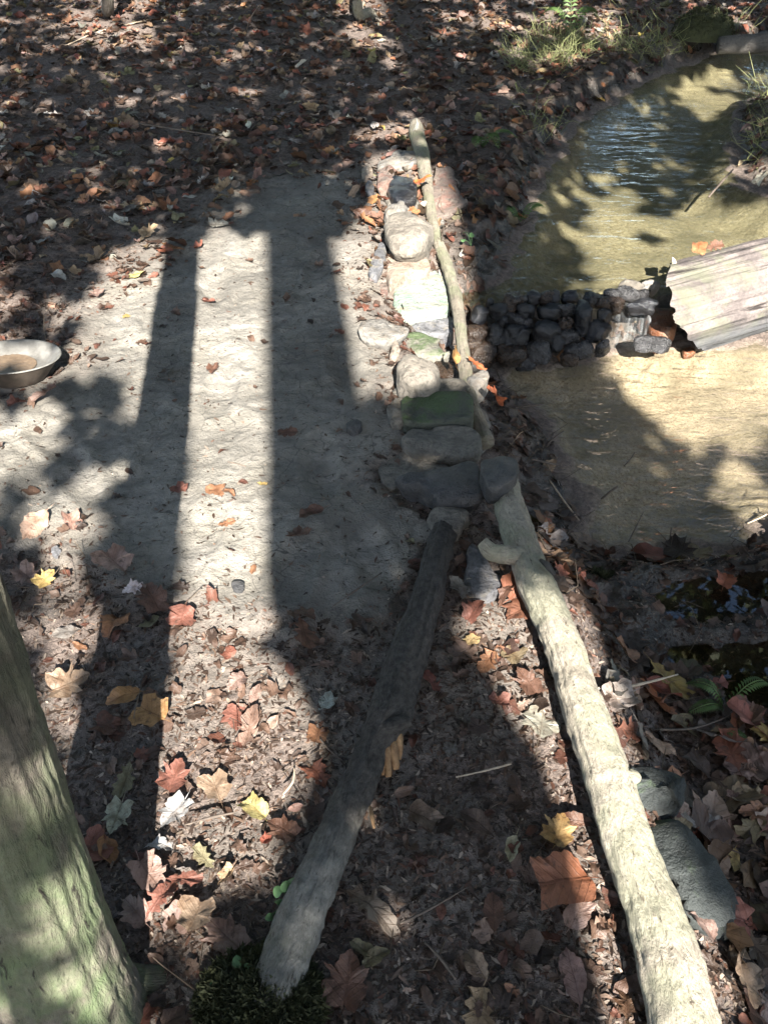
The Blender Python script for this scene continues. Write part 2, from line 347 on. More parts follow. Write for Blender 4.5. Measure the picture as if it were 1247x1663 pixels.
def terrain(x, y, fine=True):
    x = np.asarray(x, float); y = np.asarray(y, float)
    du, dl = sdist(UP, x, y), sdist(LO, x, y)
    mudd = sdist(MUD, x + .22 * (fbm(x * 5, y * 5, 31) - .5), y + .26 * (fbm(x * 5, y * 5, 33) - .5)) + .10 * (fbm(x * 17, y * 17, 35) - .5)
    ew = .14 + .22 * sstep(2.4, 3.6, y); mud = sstep(ew, -ew, mudd + .10 * (fbm(x * 40, y * 40, 37, 3) - .5))
    lx = np.interp(y, LA[::-1, 1], LA[::-1, 0])
    s = x - lx
    near = sstep(3.2, 2.1, y)
    base = -.17 * sstep(.04, .30, s) * near
    base = base + .045 * np.maximum(y - 5, 0) * sstep(1.5, -2, x) * sstep(30, 6, y) + .02 * np.maximum(-x - 1.2, 0)
    base = base + .05 * (fbm(x * .8, y * .8, 3) - .5)
    base = base + .018 * sstep(.02, -.02, mudd)
    wig = .16 * (fbm(x * 3.5, y * 3.5, 9) - .5) + .11 * (fbm(x * 12, y * 12, 12) - .5)
    du, dl = du + wig, dl + wig
    cap = lambda d, zw, depth: np.where(d > 0, zw + .015 + .62 * d, zw + .015 - (depth + .015) * sstep(0, .28, -d))
    z = np.minimum(base, np.minimum(cap(du, ZU, .12), cap(dl, ZL, .085)))
    inw = np.minimum(du, dl)
    wet = sstep(.30, .02, inw) * sstep(-.02, .03, inw)
    marsh = sstep(.14, .34, s) * sstep(2.10, 1.90, y + .05 * s) * sstep(1.30, 1.46, y + .1 * (fbm(x * 6, y * 6, 88) - .5)) * sstep(2.6, 2.0, s)
    wet = np.maximum(wet, marsh * (inw > 0))
    for P, zp in PUD:
        dp = sdist(P, x, y) + .06 * (fbm(x * 14, y * 14, 40) - .5)
        wet = np.maximum(wet, sstep(.1, .0, dp))
    sand = sstep(-.03, -.11, inw) * np.where(du < dl, .62 + .3 * fbm(x * 2.5, y * 2.5, 45), 1.0)
    land = sstep(-.02, .08, inw)
    if fine:
        wx, wy = x + .05 * vn(x * 14, y * 14, 61), y + .05 * vn(x * 14, y * 14, 62); lump = fbm(wx * 8, wy * 8, 14, 4) - .5; rid = fbm(wx * 24, wy * 24, 17, 3, True) - .6; sm = fbm(x * 55, y * 55, 21, 3) - .5
        z = z + land * (mud * (.030 * lump - .014 * np.maximum(rid, 0) + .006 * sm) + (1 - mud) * (.030 * lump + .012 * sm))
        z = z + wet * land * (.070 * (fbm(x * 17, y * 17, 25, 3, True) - .6) + .03 * (fbm(x * 7, y * 7, 26) - .5))
        z = z + sand * .018 * (fbm(x * 5, y * 8, 28) - .5)
        for P, zp in PUD:
            dp = sdist(P, x, y) + .05 * (fbm(x * 14, y * 14, 40) - .5)
            z = np.where(dp < .14, np.minimum(z, zp + np.clip(dp - .03, -.05, .12) * .8), z)
        for fx, fy, fa in FOOT:
            c, sn = math.cos(fa), math.sin(fa); ux, uy = (x - fx) * c + (y - fy) * sn, -(x - fx) * sn + (y - fy) * c
            q = (ux / .050) ** 2 + (uy / .135) ** 2
            z = z - mud * (.014 * np.exp(-q ** 2) - .006 * np.exp(-(q - 1.7) ** 2 * 3))
    mud = np.maximum(mud, .42 * sstep(1.75, 1.4, y) * sstep(.05, -.1, s) * sstep(.3, .6, fbm(x * 6, y * 6, 66)))
    return z, mud, sand, np.clip(wet, 0, 1) * (1 - sand), inw, s
FOOT = [(*W(a, b)[:2], c) for a, b, c in ((520, 760, .1), (480, 930, -.2), (560, 600, .2), (360, 640, .0), (350, 470, .1), (130, 780, .5), (520, 440, -.1), (600, 900, .3), (90, 720, .8), (330, 880, -.1))]
def gz(x, y): return float(terrain(np.array([x]), np.array([y]))[0][0])

def axis(lo, hi, f0, f1, step, grow):
    a = list(np.arange(f0, f1, step)); s = step
    while a[-1] < hi: s *= grow; a.append(a[-1] + s)
    s = step
    while a[0] > lo: s *= grow; a.insert(0, a[0] - s)
    return np.array(a)
ax = axis(-60, 60, -1.35, 1.75, .0105, 1.035); ay = axis(-40, 130, .42, 3.3, .0105, 1.012)
gx, gy = np.meshgrid(ax, ay); gx, gy = gx.ravel(), gy.ravel()
tz, tm, tsd, tw, _, _ = terrain(gx, gy)
ground = link_mesh('ground', np.stack([gx, gy, tz], 1), grid_faces(len(ay), len(ax)), M['ground'], col=np.stack([tm * (1 - tsd), tsd, tw], 1))
tag(ground, kind='structure')

def sheet(name, P, z, mat, grow=.16):
    c = P.mean(0); n = len(P); Q = []
    for i in range(n):
        e = P[(i + 1) % n] - P[i - 1]; nn = np.array([e[1], -e[0]]); nn /= max(np.linalg.norm(nn), 1e-6)
        q = P[i] + nn * grow
        if inside(P, q[0:1], q[1:2])[0]: q = P[i] - nn * grow
        Q.append(q)
    return Q
def water_sheet(name, Q, z, mat, thick):
    if sum(Q[i - 1][0] * Q[i][1] - Q[i][0] * Q[i - 1][1] for i in range(len(Q))) < 0: Q = Q[::-1]      # face up
    top = [(q[0], q[1], z) for q in Q]; n = len(top)
    o = link_mesh(name, top, [list(range(n))], mat, smooth=False)
    return tag(o, kind='structure')
dam_line = [W(1130, 470, ZU)[:2], W(1085, 478, ZU)[:2], W(1040, 486, ZU)[:2], W(985, 493, ZU)[:2], W(880, 494, ZU)[:2], W(780, 500, ZU)[:2]]
QU = [q for q in sheet('u', UP, ZU, None)][:20] + [W(1300, 458, ZU)[:2]] + dam_line
water_sheet('water', QU, ZU, M['water'], 0)
QL = sheet('l', LO, ZL, None); water_sheet('water', QL, ZL, M['water_low'], 0)
for P, zp in PUD: water_sheet('puddle', sheet('p', P, zp, None, .05), zp, M['puddle'], 0)

# ---------------------------------------------------------------- tubes, logs, stones
def tube(P, r, sides=12, rings=None, amp=0.0, freq=20.0, seed=0.0, caps=True, flare=None, ridge=0.0):
    P = np.asarray(P, float); rings = rings or len(P)
    C = catmull(P, rings); rr = np.interp(np.linspace(0, 1, rings), np.linspace(0, 1, len(r)), r)
    T = np.gradient(C, axis=0); T /= np.linalg.norm(T, axis=1)[:, None] + 1e-9
    up = np.array([0, 0, 1.]) if abs(T[0][2]) < .8 else np.array([0, 1., 0])
    A = np.cross(T, up); A /= np.linalg.norm(A, axis=1)[:, None] + 1e-9; B = np.cross(A, T)
    th = np.linspace(0, 2 * math.pi, sides, endpoint=False)
    dirs = A[:, None, :] * np.cos(th)[None, :, None] + B[:, None, :] * np.sin(th)[None, :, None]
    base = C[:, None, :] + dirs * rr[:, None, None]
    ln = np.concatenate([[0], np.cumsum(np.linalg.norm(np.diff(C, axis=0), axis=1))])
    if amp or flare is not None:
        q = base.reshape(-1, 3); d = np.zeros(len(q))
        if amp:
            for i, p in enumerate(q):
                d[i] = amp * (mnoise.fractal(Vector(p * freq) + Vector((seed, seed * 2, 0)), 1.0, 2.0, 4) + 1.2 * mnoise.noise(Vector(p * freq * .25) + Vector((seed, 5, 1))))
        d = d.reshape(rings, sides)
        if ridge: d = d - ridge * np.abs(fbm(np.cos(th)[None, :] * 5 + 20 + 0 * ln[:, None], np.sin(th)[None, :] * 5 + ln[:, None] * 3.5, int(seed) + 2, 3) - .5) * -1
        if flare is not None: d = d + flare(ln[:, None], th[None, :])
        base = base + dirs * d[:, :, None]
    V = base.reshape(-1, 3); F = grid_faces(rings, sides, True)
    uv = np.stack([np.tile(np.abs(th / math.pi - 1), rings), np.repeat(ln, sides)], 1)
    F = [tuple(f) for f in F]
    if caps:
        n0 = len(V); V = np.vstack([V, C[0], C[-1]]); uv = np.vstack([uv, [0, 0], [0, ln[-1]]])
        for j in range(sides):
            F.append((n0, (j + 1) % sides, j)); k = (rings - 1) * sides
            F.append((n0 + 1, k + j, k + (j + 1) % sides))
    return V, F, uv
def put_tube(name, parent, mat, P, r, origin=None, **kw):
    V, F, uv = tube(P, r, **kw); o = np.zeros(3) if origin is None else np.asarray(origin)
    return link_mesh(name, V - o, F, mat, parent, uv=uv)

def stone_mesh(pts, h, seed, n=44, dome=.16, rough=.075, under=.25, flat=False, undercut=0.0, facet=0.5):
    "pts: outline (xy, metres) of the widest ring; h: height; origin at the centre of the base"
    P = np.asarray(pts, float); c = P.mean(0)
    for _ in range(2):                                   # corner cutting
        Q = np.roll(P, -1, 0); P = np.stack([P * .78 + Q * .22, P * .22 + Q * .78], 1).reshape(-1, 2)
    Q = np.vstack([P, P[:1]]); s = np.concatenate([[0], np.cumsum(np.linalg.norm(np.diff(Q, axis=0), axis=1))])
    t = np.linspace(0, s[-1], n, endpoint=False); O = np.stack([np.interp(t, s, Q[:, 0]), np.interp(t, s, Q[:, 1])], 1) - c
    size = math.sqrt(max(np.abs(np.cross(O, np.roll(O, -1, 0)).sum()) / 2, 1e-6))
    prof = [(.0, 1 + dome), (.25, 1 + dome * .97), (.5, 1 + dome * .85), (.7, 1 + dome * .62), (.86, 1 + dome * .35), (.955, 1.0 + dome * .05), (1.0, .90), (1.005, .68), (1.0 - undercut * .3, .45), (.99 - undercut, .2), (.95 - undercut, 0), (.85 - undercut, -under)]
    V = []
    sd = Vector((seed * 3.1, seed * 1.7, seed * .9))
    for k, (a, b) in enumerate(prof):
        for p in O:
            q = Vector((p[0] * a, p[1] * a, h * b))
            f = Vector((q.x, q.y, q.z)) / size
            fc = mnoise.voronoi(f * 1.5 + sd)[1][0] - sd
            d = rough * size * mnoise.noise_vector(f * 2.1 + sd) + rough * .5 * size * mnoise.noise_vector(f * 5.3 + sd)
            # chipped facets
            cell = mnoise.voronoi(f * 2.6 + sd)[0]
            q = q + d * min(1, a * 2.2) - Vector((p[0], p[1], 0)) * (.12 * max(0, .25 - (cell[1] - cell[0]))) * (a > .5)
            if facet: pl = (fc / 1.5 * size).normalized(); ex = q.dot(pl) - (fc / 1.5 * size).length * 1.02; q = q - pl * max(0, ex) * facet
            q.z = q.z + d.z * .4 * (1 if a < .2 else 0)
            V.append(q)
    F = [tuple(f) for f in grid_faces(len(prof), n, True)[:, ::-1]]
    return np.array(V), F, c
stone_i = [0]
def stone(name, label, px, h, mat, cat='stone', group=None, ztop=None, base=None, pz=None, **kw):
    stone_i[0] += 1
    cx, cy = np.mean([p[0] for p in px]), np.mean([p[1] for p in px])
    if base is None:
        w0 = W(cx, cy, 0 if pz is None else pz); w0 = W(cx, cy, gz(w0[0], w0[1]) + h * .6); base = gz(w0[0], w0[1]) - (.018 if group else .004)
    pts = [W(a, b, base + h * .85)[:2] for a, b in px]
    V, F, c = stone_mesh(pts, h, stone_i[0], **kw)
    o = link_mesh(name, V, F, M[mat], loc=(c[0], c[1], base))
    tag(o, label, cat, group); o['sd'] = 1
    del o['sd']
    return o

# --- near pale log
orig = LOGA[5].copy(); orig[2] = 0
log = empty('fallen_log', orig, 'long pale barked log lying along the right edge of the path', 'log')
put_tube('log_trunk', log, M['pale_log'], LOGA, [.037, .038, .040, .042, .041, .042, .042, .043, .045, .048, .053, .057], orig, sides=56, rings=230, amp=.0036, freq=26, seed=3, ridge=.012)
s0 = W(846, 903, .075); s1 = W(800, 897, .10); s2 = W(783, 880, .115)
put_tube('branch_stub', log, M['pale_log'], [s0, s0 * .5 + s1 * .5 + np.array([0, 0, .0]), s1, s2], [.026, .025, .023, .016], orig, sides=24, rings=26, amp=.004, freq=30, seed=8)
kn = W(1022, 1262, .09); put_tube('knot', log, M['pale_log'], [kn, kn + [.012, -.002, .002], kn + [.02, -.003, .001]], [.017, .014, .006], orig, sides=16, rings=8, amp=.002, freq=60, seed=2)
kn = W(888, 918, .115); put_tube('bark_scar', log, M['dark_log'], [kn + [-.012, .022, -.004], kn, kn + [.016, -.024, -.008]], [.003, .008, .003], orig, sides=10, rings=12, amp=.002, freq=60, seed=2)
# --- far pole under the stones
FARL = [W(674, 200, .02), W(678, 222, .04), W(687, 262, .04), W(696, 320, .028), W(703, 362, .022), W(714, 402, .008), W(729, 442, .0), W(741, 490, -.004), W(748, 540, -.006), W(755, 598, -.01), W(762, 650, .0), W(790, 720, -.02)]
orig = FARL[4].copy(); orig[2] = 0
pole = empty('edging_pole', orig, 'weathered pole edging the far path beside the stepping stones', 'log')
put_tube('pole_trunk', pole, M['pole'], FARL, [.030, .042, .036, .026, .023, .022, .021, .021, .021, .022, .024, .026], orig, sides=36, rings=150, amp=.003, freq=24, seed=13, ridge=.008)
put_tube('broken_tip', pole, M['grey_log'], [W(676, 216, .06), W(677, 202, .09), W(676, 192, .12)], [.022, .012, .002], orig, sides=12, rings=10, amp=.004, freq=40, seed=4)
# --- dark and grey log
LB = [(722, 862, .02), (710, 905, .04), (693, 966, .05), (673, 1035, .055), (650, 1101, .06), (634, 1160, .065), (609, 1210, .06)]
LC = [(608, 1212, .055), (590, 1255, .06), (565, 1312, .06), (540, 1371, .06), (514, 1434, .055), (489, 1493, .05), (467, 1552, .045), (442, 1618, .035), (430, 1650, .012)]
orig = W(600, 1230, 0)
dl = empty('rotten_log', orig, 'broken log with dark rotten upper half and grey lower half', 'log')
put_tube('log_trunk', dl, M['left_log'], [W(*p) for p in LB[:-1] + LC[:]], [.028, .031, .035, .038, .039, .044, .033, .033, .035, .037, .038, .039, .038, .037, .03], orig, sides=52, rings=230, amp=.005, freq=26, seed=21, ridge=.016)
for k, (a, b, c, d2, rr) in enumerate(((634, 1178, 642, 1250, .008), (626, 1185, 630, 1262, .010), (642, 1165, 650, 1235, .012), (619, 1200, 622, 1258, .007))):
    put_tube('splinter', dl, M['splinter'], [W(a, b, .07), W((a + c) / 2, (b + d2) / 2, .06), W(c, d2, .035)], [.002, rr, .003], orig, sides=8, rings=14, amp=.004, freq=50, seed=k)
k0 = W(622, 1185, .075); put_tube('branch_stub', dl, M['left_log'], [k0, k0 + [.03, .0, .02], k0 + [.055, .005, .028]], [.022, .018, .010], orig, sides=14, rings=14, amp=.005, freq=40, seed=6)
kn = W(590, 1322, .10); put_tube('bark_scar', dl, M['splinter'], [kn + [.012, .02, -.006], kn + [.016, 0, -.008], kn + [.02, -.02, -.016]], [.002, .005, .002], orig, sides=8, rings=10)

# --- foreground tree on the left
TB = np.array([-.508, .545, 0.0])
def flare(ln, th):
    f = np.exp(-ln / .16)
    return f * (.004 + .03 * np.maximum(0, np.cos(th - 2.6)) ** 3 + .030 * np.maximum(0, np.cos(th + 2.2)) ** 3 + .008 * np.maximum(0, np.cos(th - .9)) ** 4)
tree = empty('mossy_tree', (TB[0], TB[1], 0), 'mossy tree trunk rising at the lower left beside the path', 'tree')
axp = [TB + [0, 0, -.10], TB + [.0, .012, .08], TB + [.002, .05, .35], TB + [.003, .10, .7], TB + [.0, .15, 1.1], TB + [-.01, .20, 1.8]]
put_tube('trunk', tree, M['tree_bark'], axp, [.098, .096, .088, .081, .077, .075], TB * [1, 1, 0], sides=150, rings=260, amp=.0032, freq=22, seed=31, flare=flare, ridge=.024)
put_tube('upper_trunk', tree, M['tree_bark'], [axp[-1] - [0, 0, .03], TB + [-.03, .28, 3.5], TB + [.0, .3, 6], TB + [.1, .4, 9]], [.0745, .064, .052, .03], TB * [1, 1, 0], sides=24, rings=40, amp=.004, freq=10, seed=33)
rt = [TB + [.04, .06, .01], TB + [.08, .07, -.014], TB + [.115, .078, -.030], TB + [.16, .09, -.06]]
put_tube('root', tree, M['tree_bark'], rt, [.04, .036, .034, .02], TB * [1, 1, 0], sides=24, rings=40, amp=.004, freq=30, seed=36)

# --- weathered big log over the dam
def big_log():
    S = W(1118, 500, ZL + .17); S[2] = ZL + .18; D = np.array([.90, .42, .02]); D /= np.linalg.norm(D); Ln = 2.2
    n, rings = 130, 90; A = np.cross(D, [0, 0, 1.]); A /= np.linalg.norm(A); B = np.cross(A, D)
    th = np.linspace(0, 2 * math.pi, n, endpoint=False); V = []; uv = []
    for i in range(rings):
        t = i / (rings - 1)
        for j, a in enumerate(th):
            ca, sa = math.cos(a), math.sin(a)
            r = .180 * (abs(ca) ** 2.15 + abs(sa) ** 2.15) ** (-1 / 2.15) * 1.0
            g = mnoise.fractal(Vector((ca * 3.2, sa * 3.2, t * Ln * .9)), 1, 2, 4)
            g2 = abs(mnoise.noise(Vector((ca * 5.5 + 9, sa * 5.5, t * Ln * .45))))
            r += .016 * g - .018 * max(0, .22 - g2) / .22
            cut = -.15 * sa - .16 * ca + .02 * mnoise.noise(Vector((ca * 4, sa * 4, 2)))
            l = t * Ln + cut * (1 - t)
            V.append(S + D * l + A * ca * r + B * sa * r); uv.append((abs(a / math.pi - 1), t * Ln))
    F = [tuple(f) for f in grid_faces(rings, n, True)]
    o = S * [1, 1, 0] + [0, 0, ZL]
    e = empty('weathered_log', o, 'thick weathered grey log end lying over the stream beside the dam', 'log')
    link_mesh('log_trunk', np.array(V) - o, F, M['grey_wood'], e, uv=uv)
    ring = np.array(V[:n]); V2 = [ring]; c = ring.mean(0)
    for k, f in enumerate((.86, .6, .25)):
        q = c + (ring - c) * f + D * (.05, .16, .2)[k] + rng.normal(0, .004, (n, 3)); V2.append(q)
    V2 = np.vstack(V2 + [[c + D * .2]])
    F2 = [tuple(f) for f in grid_faces(4, n, True)[:, ::-1]] + [(4 * n, 3 * n + j, 3 * n + (j + 1) % n) for j in range(n)]
    link_mesh('cut_end', V2 - o, F2, M['end_wood'], e)
    for k, (u, hgt) in enumerate(((.10, .045),)):
        p = S + D * (u - .16) + B * .150 + A * (-.06 + .03 * k)
        put_tube('splinter', e, M['twig_pale'], [p, p + [-.012, .0, hgt * .6], p + [-.02, 0, hgt]], [.012, .009, .002], o, sides=8, rings=8, amp=.002, freq=60)
    return S, D, A, B
BIG = big_log()

# --- stepping stones along the path edge
ST = 'stones edging the path'
stone('flat_stone', 'brown grey slab with wet front, farthest stone of the edging row', [(606, 268), (642, 250), (666, 245), (681, 252), (682, 268), (646, 272), (612, 276)], .06, 'grey', group=ST)
stone('small_stone', 'small whitish stone left of the farthest slab', [(588, 274), (600, 270), (609, 283), (598, 291), (587, 286)], .05, 'pale', group=ST)
stone('small_stone', 'small flat bluish stone half sunk in mud, far left of the edging row', [(568, 294), (584, 290), (592, 296), (584, 301), (570, 299)], .02, 'blue', group=ST)
stone('small_stone', 'upright bluish stone between the mud and the purple grey stone', [(593, 298), (603, 294), (609, 304), (606, 318), (596, 318)], .045, 'blue', group=ST)
stone('edging_stone', 'purple grey angular stone behind the black wet block', [(613, 278), (630, 269), (642, 278), (640, 296), (624, 313), (611, 308)], .06, 'red', group=ST)
stone('edging_stone', 'black block stone with glossy wet top in the far edging row', [(630, 302), (640, 288), (675, 293), (679, 310), (677, 326), (641, 328), (630, 318)], .09, 'wet', group=ST, dome=.08)
stone('edging_stone', 'grey brown stone wedged under the black wet block', [(622, 322), (634, 312), (670, 318), (683, 332), (668, 342), (630, 340)], .045, 'muddy', group=ST)
stone('edging_stone', 'small dark grey angular stone touching the round tan stone', [(620, 347), (639, 333), (655, 331), (664, 342), (655, 351), (630, 355)], .10, 'grey', group=ST)
stone('edging_stone', 'large rounded tan stone in the sun above the white slab', [(624, 365), (632, 352), (661, 345), (677, 346), (698, 356), (704, 372), (701, 390), (690, 402), (668, 406), (639, 401), (627, 391)], .085, 'round', group=ST, dome=.22, base=.035, undercut=.12)
stone('edging_stone', 'long blue grey stone on the mud side of the white slab', [(618, 389), (627, 396), (627, 413), (621, 436), (609, 452), (598, 447), (601, 432), (611, 404)], .04, 'blue', group=ST)
stone('small_stone', 'narrow brown stone below the long blue grey stone', [(618, 449), (630, 462), (629, 480), (621, 492), (614, 486), (615, 466)], .03, 'red', group=ST)
stone('edging_stone', 'pale cream slab half covered by the round tan stone', [(627, 404), (656, 405), (684, 412), (706, 420), (705, 440), (660, 444), (640, 458), (630, 464)], .06, 'pale', group=ST, dome=.05)
stone('edging_stone', 'large white and pale green sunlit slab in the edging row', [(646, 436), (700, 435), (719, 449), (728, 469), (730, 503), (705, 512), (668, 516), (660, 527), (646, 527), (636, 513), (640, 470)], .085, 'white', group=ST, dome=.04, rough=.03)
stone('small_stone', 'little pale green stone between the white slab and the pole', [(735, 477), (745, 479), (752, 490), (750, 503), (742, 500)], .06, 'white', group=ST)
stone('edging_stone', 'red brown slab leaning outside the far end of the pole', [(703, 266), (721, 263), (738, 286), (752, 320), (757, 336), (738, 346), (711, 358), (704, 346), (702, 315)], .06, 'red', group=ST, dome=.12, undercut=.1)
stone('edging_stone', 'light grey stone sticking out over the mud, left of the row', [(582, 535), (591, 523), (613, 521), (650, 528), (668, 538), (650, 550), (638, 560), (627, 563), (600, 556), (584, 548)], .05, 'grey', group=ST, undercut=.25)
stone('edging_stone', 'dark square stone just below the white slab', [(663, 523), (672, 507), (690, 506), (714, 513), (737, 516), (737, 533), (731, 545), (695, 545), (666, 537)], .075, 'blue', group=ST, dome=.08)
stone('edging_stone', 'grey stone with a bright green moss patch', [(644, 560), (660, 541), (695, 545), (726, 556), (732, 574), (714, 581), (690, 577), (656, 576)], .055, 'mossy', group=ST, dome=.08)
stone('small_stone', 'small upright tan stone at the left of the mossy stone', [(634, 566), (641, 555), (648, 563), (650, 580), (640, 588), (632, 582)], .055, 'pale', group=ST)
stone('edging_stone', 'brown stone behind the rounded grey stone', [(702, 586), (728, 591), (745, 606), (748, 616), (730, 618), (712, 606)], .05, 'wetbrown', group=ST)
stone('edging_stone', 'rounded grey stone with shiny front below the mossy stone', [(644, 603), (654, 585), (673, 580), (702, 588), (714, 605), (713, 619), (695, 629), (663, 631), (647, 621)], .09, 'round', group=ST, dome=.25, base=.02)
stone('edging_stone', 'pointed grey stone at the water side near red leaves', [(752, 620), (776, 606), (795, 605), (793, 619), (784, 631), (762, 638)], .06, 'grey', group=ST, base=-.04)
stone('edging_stone', 'mud coated stone between rounded grey stone and dark green block', [(632, 640), (648, 626), (714, 616), (752, 617), (764, 632), (764, 652), (700, 656), (636, 660)], .05, 'muddy', group=ST)
stone('edging_stone', 'mud caked stone left of the dark green block', [(628, 660), (645, 645), (662, 650), (662, 688), (640, 692), (630, 680)], .045, 'muddy', group=ST)
stone('edging_stone', 'dark green rectangular block with thin moss', [(649, 645), (700, 640), (757, 637), (769, 648), (770, 676), (768, 687), (710, 690), (656, 690), (649, 682)], .075, 'green', group=ST, dome=.05, rough=.03)
stone('edging_stone', 'rough grey slab between the green block and black slab', [(647, 716), (656, 705), (680, 696), (767, 695), (784, 710), (786, 726), (783, 740), (760, 746), (704, 740), (668, 740), (655, 732)], .06, 'muddy', group=ST, undercut=.12)
stone('edging_stone', 'light grey lump against the pole beside the rough slab', [(765, 668), (784, 664), (796, 688), (792, 712), (776, 714), (767, 696)], .06, 'grey', group=ST)
stone('edging_stone', 'pale muddy slab peeping out under the rough grey slab', [(613, 768), (627, 724), (649, 722), (680, 742), (728, 750), (735, 765), (660, 775), (642, 798), (622, 789)], .03, 'muddy', group=ST, dome=.05)
stone('edging_stone', 'long black slab at the near end of the edging row', [(637, 780), (656, 770), (728, 762), (764, 748), (777, 757), (780, 776), (788, 790), (792, 803), (764, 811), (714, 813), (685, 804), (656, 792)], .06, 'dark', group=ST, dome=.06, base=.02, rough=.035, undercut=.08)
stone('edging_stone', 'black stone resting on the pale log beside the black slab', [(774, 751), (800, 745), (828, 744), (842, 752), (842, 772), (830, 786), (798, 801), (785, 790)], .05, 'dark', group=ST, dome=.12, base=.075, rough=.035)
stone('buried_stone', 'grey flat stone between the two near logs below the black slab', [(755, 905), (765, 882), (786, 896), (798, 924), (816, 932), (820, 962), (790, 972), (757, 966)], .04, 'blue', dome=.1)
stone('buried_stone', 'mud crusted stone just under the long black slab', [(690, 836), (712, 822), (752, 826), (764, 838), (750, 862), (715, 870), (695, 858)], .045, 'muddy')
stone('boulder', 'dark green grey boulder behind the pale log, upper of two', [(1005, 1262), (1030, 1238), (1080, 1245), (1112, 1262), (1113, 1290), (1105, 1320), (1060, 1330), (1010, 1310)], .10, 'boulder', cat='boulder', base=-.10, rough=.08, facet=.9)
stone('boulder', 'large black sloping boulder against the pale log, lower of two', [(1010, 1360), (1050, 1330), (1105, 1335), (1150, 1385), (1185, 1440), (1212, 1490), (1200, 1515), (1150, 1515), (1080, 1500), (1040, 1440)], .10, 'boulder', cat='boulder', base=-.11, rough=.08, dome=.3, facet=.9)

for px, lb, mt, h in (([(374, 946), (386, 941), (399, 948), (395, 961), (380, 962)], 'small dark pebble on the sunlit lower mud', 'dark', .016), ([(84, 888), (96, 886), (101, 895), (92, 903), (83, 898)], 'small bluish pebble on the left mud edge', 'blue', .015),
                      ([(560, 690), (577, 680), (590, 688), (584, 700), (566, 702)], 'dark clod on shaded mud left of the green block', 'dark', .025)):
    stone('pebble', lb, px, h, mt, cat='pebble', n=20)
# --- dam stones
DZ = lambda py: float(np.interp(py, [470, 500, 560, 600], [ZU + .045, ZU + .02, ZL + .10, ZL + .02]))
def zx(X, Y): return 740 + X / 2.46, 360 + Y / 2.46
DAM = [(100, 350, 74, 74, 'wet', 'black rounded stone at the top left end of the dam'), (170, 345, 74, 74, 'wet', 'blue black stone second from the left on the dam top'),
       (225, 305, 78, 84, 'wetbrown', 'tall dark brown stone standing highest on the dam top'), (302, 298, 62, 50, 'wet', 'small black stone right of the tall brown dam stone'),
       (370, 303, 78, 48, 'wetbrown', 'tan brown stone on top of the dam'), (282, 352, 72, 60, 'wet', 'bluish wet stone under the small black dam stone'),
       (240, 387, 104, 42, 'wetgrey', 'flat grey stone in the middle of the dam face'), (386, 355, 112, 64, 'wet', 'broad black stone under the tan one in the dam'),
       (442, 338, 88, 32, 'wetgrey', 'thin grey slab on the dam beside the broad black stone'), (75, 440, 96, 104, 'wetbrown', 'big glistening brown stone at the left end of the dam'),
       (148, 430, 64, 76, 'wetgrey', 'narrow grey stone beside the big glistening brown stone'), (236, 436, 116, 76, 'wet', 'blue black wedge shaped stone in the dam face'),
       (345, 425, 106, 84, 'wet', 'wet black stone with bright glints in the dam face'), (220, 520, 120, 96, 'wetbrown', 'square brown block at the foot of the dam'),
       (102, 512, 112, 92, 'wetbrown', 'brown block at the foot of the dam by the bank'), (342, 506, 100, 86, 'wetgrey', 'rounded grey stone at the foot of the dam'),
       (455, 300, 66, 44, 'wet', 'small black stone on the dam crest before the middle'), (545, 290, 86, 54, 'wet', 'pointed black stone at the middle of the dam crest'),
       (512, 358, 64, 112, 'wet', 'upright black slab in the middle of the dam face'), (500, 500, 124, 52, 'wetgrey', 'flat wet stone under the middle of the dam'),
       (468, 442, 112, 66, 'wetgrey', 'dull grey stone low in the middle of the dam'), (560, 428, 96, 80, 'wet', 'dark stone at the left edge of the water spill'),
       (612, 322, 108, 36, 'wetbrown', 'reddish stone on the spill lip of the dam'), (622, 285, 66, 34, 'wetgrey', 'small grey stone behind the reddish lip stone'),
       (705, 282, 150, 48, 'wetgrey', 'long dark grey slab forming the dam crest before the log'), (690, 246, 112, 32, 'muddy', 'brown flat stone in the water behind the dam crest'),
       (768, 248, 74, 28, 'grey', 'small grey stone against the weathered log end'), (752, 322, 132, 56, 'wet', 'black wet slab over the spill beside the log'),
       (782, 487, 206, 44, 'wetgrey', 'long bluish slab at the foot of the spill')]
DAM += [(X, Y, w_, h_, m_, l_) for X, Y, w_, h_, m_, l_ in [
    (138, 318, 34, 30, 'wet', 'tiny black stone peeping over the dam top near the bank'), (268, 300, 36, 30, 'wetgrey', 'tiny grey stone behind the tall brown dam stone'), (410, 300, 40, 34, 'wet', 'tiny black stone between tan and black crest stones'),
    (195, 398, 42, 34, 'wet', 'little black wedge stone left of the flat grey dam stone'), (305, 396, 40, 40, 'wet', 'little black stone right of the flat grey dam stone'), (428, 392, 56, 46, 'wetbrown', 'brown cobble beside the upright black slab'),
    (180, 476, 48, 40, 'wet', 'small black cobble above the square brown block'), (286, 478, 46, 44, 'wet', 'small black cobble right of the square brown block'), (408, 470, 54, 48, 'wet', 'dark cobble between the glinting stone and dull grey stone'),
    (440, 530, 70, 36, 'wetbrown', 'low brown cobble at the dam foot in shadow'), (60, 500, 50, 56, 'wet', 'dark cobble tucked against the bank at the dam foot'), (270, 552, 90, 30, 'wet', 'flat black stone lying in the pool below the dam'),
    (590, 372, 60, 40, 'wet', 'black cobble just left of the spill'), (650, 330, 50, 30, 'wetbrown', 'small brown stone under the spill lip'), (590, 478, 64, 40, 'wetgrey', 'grey cobble at the foot left of the spill')]]
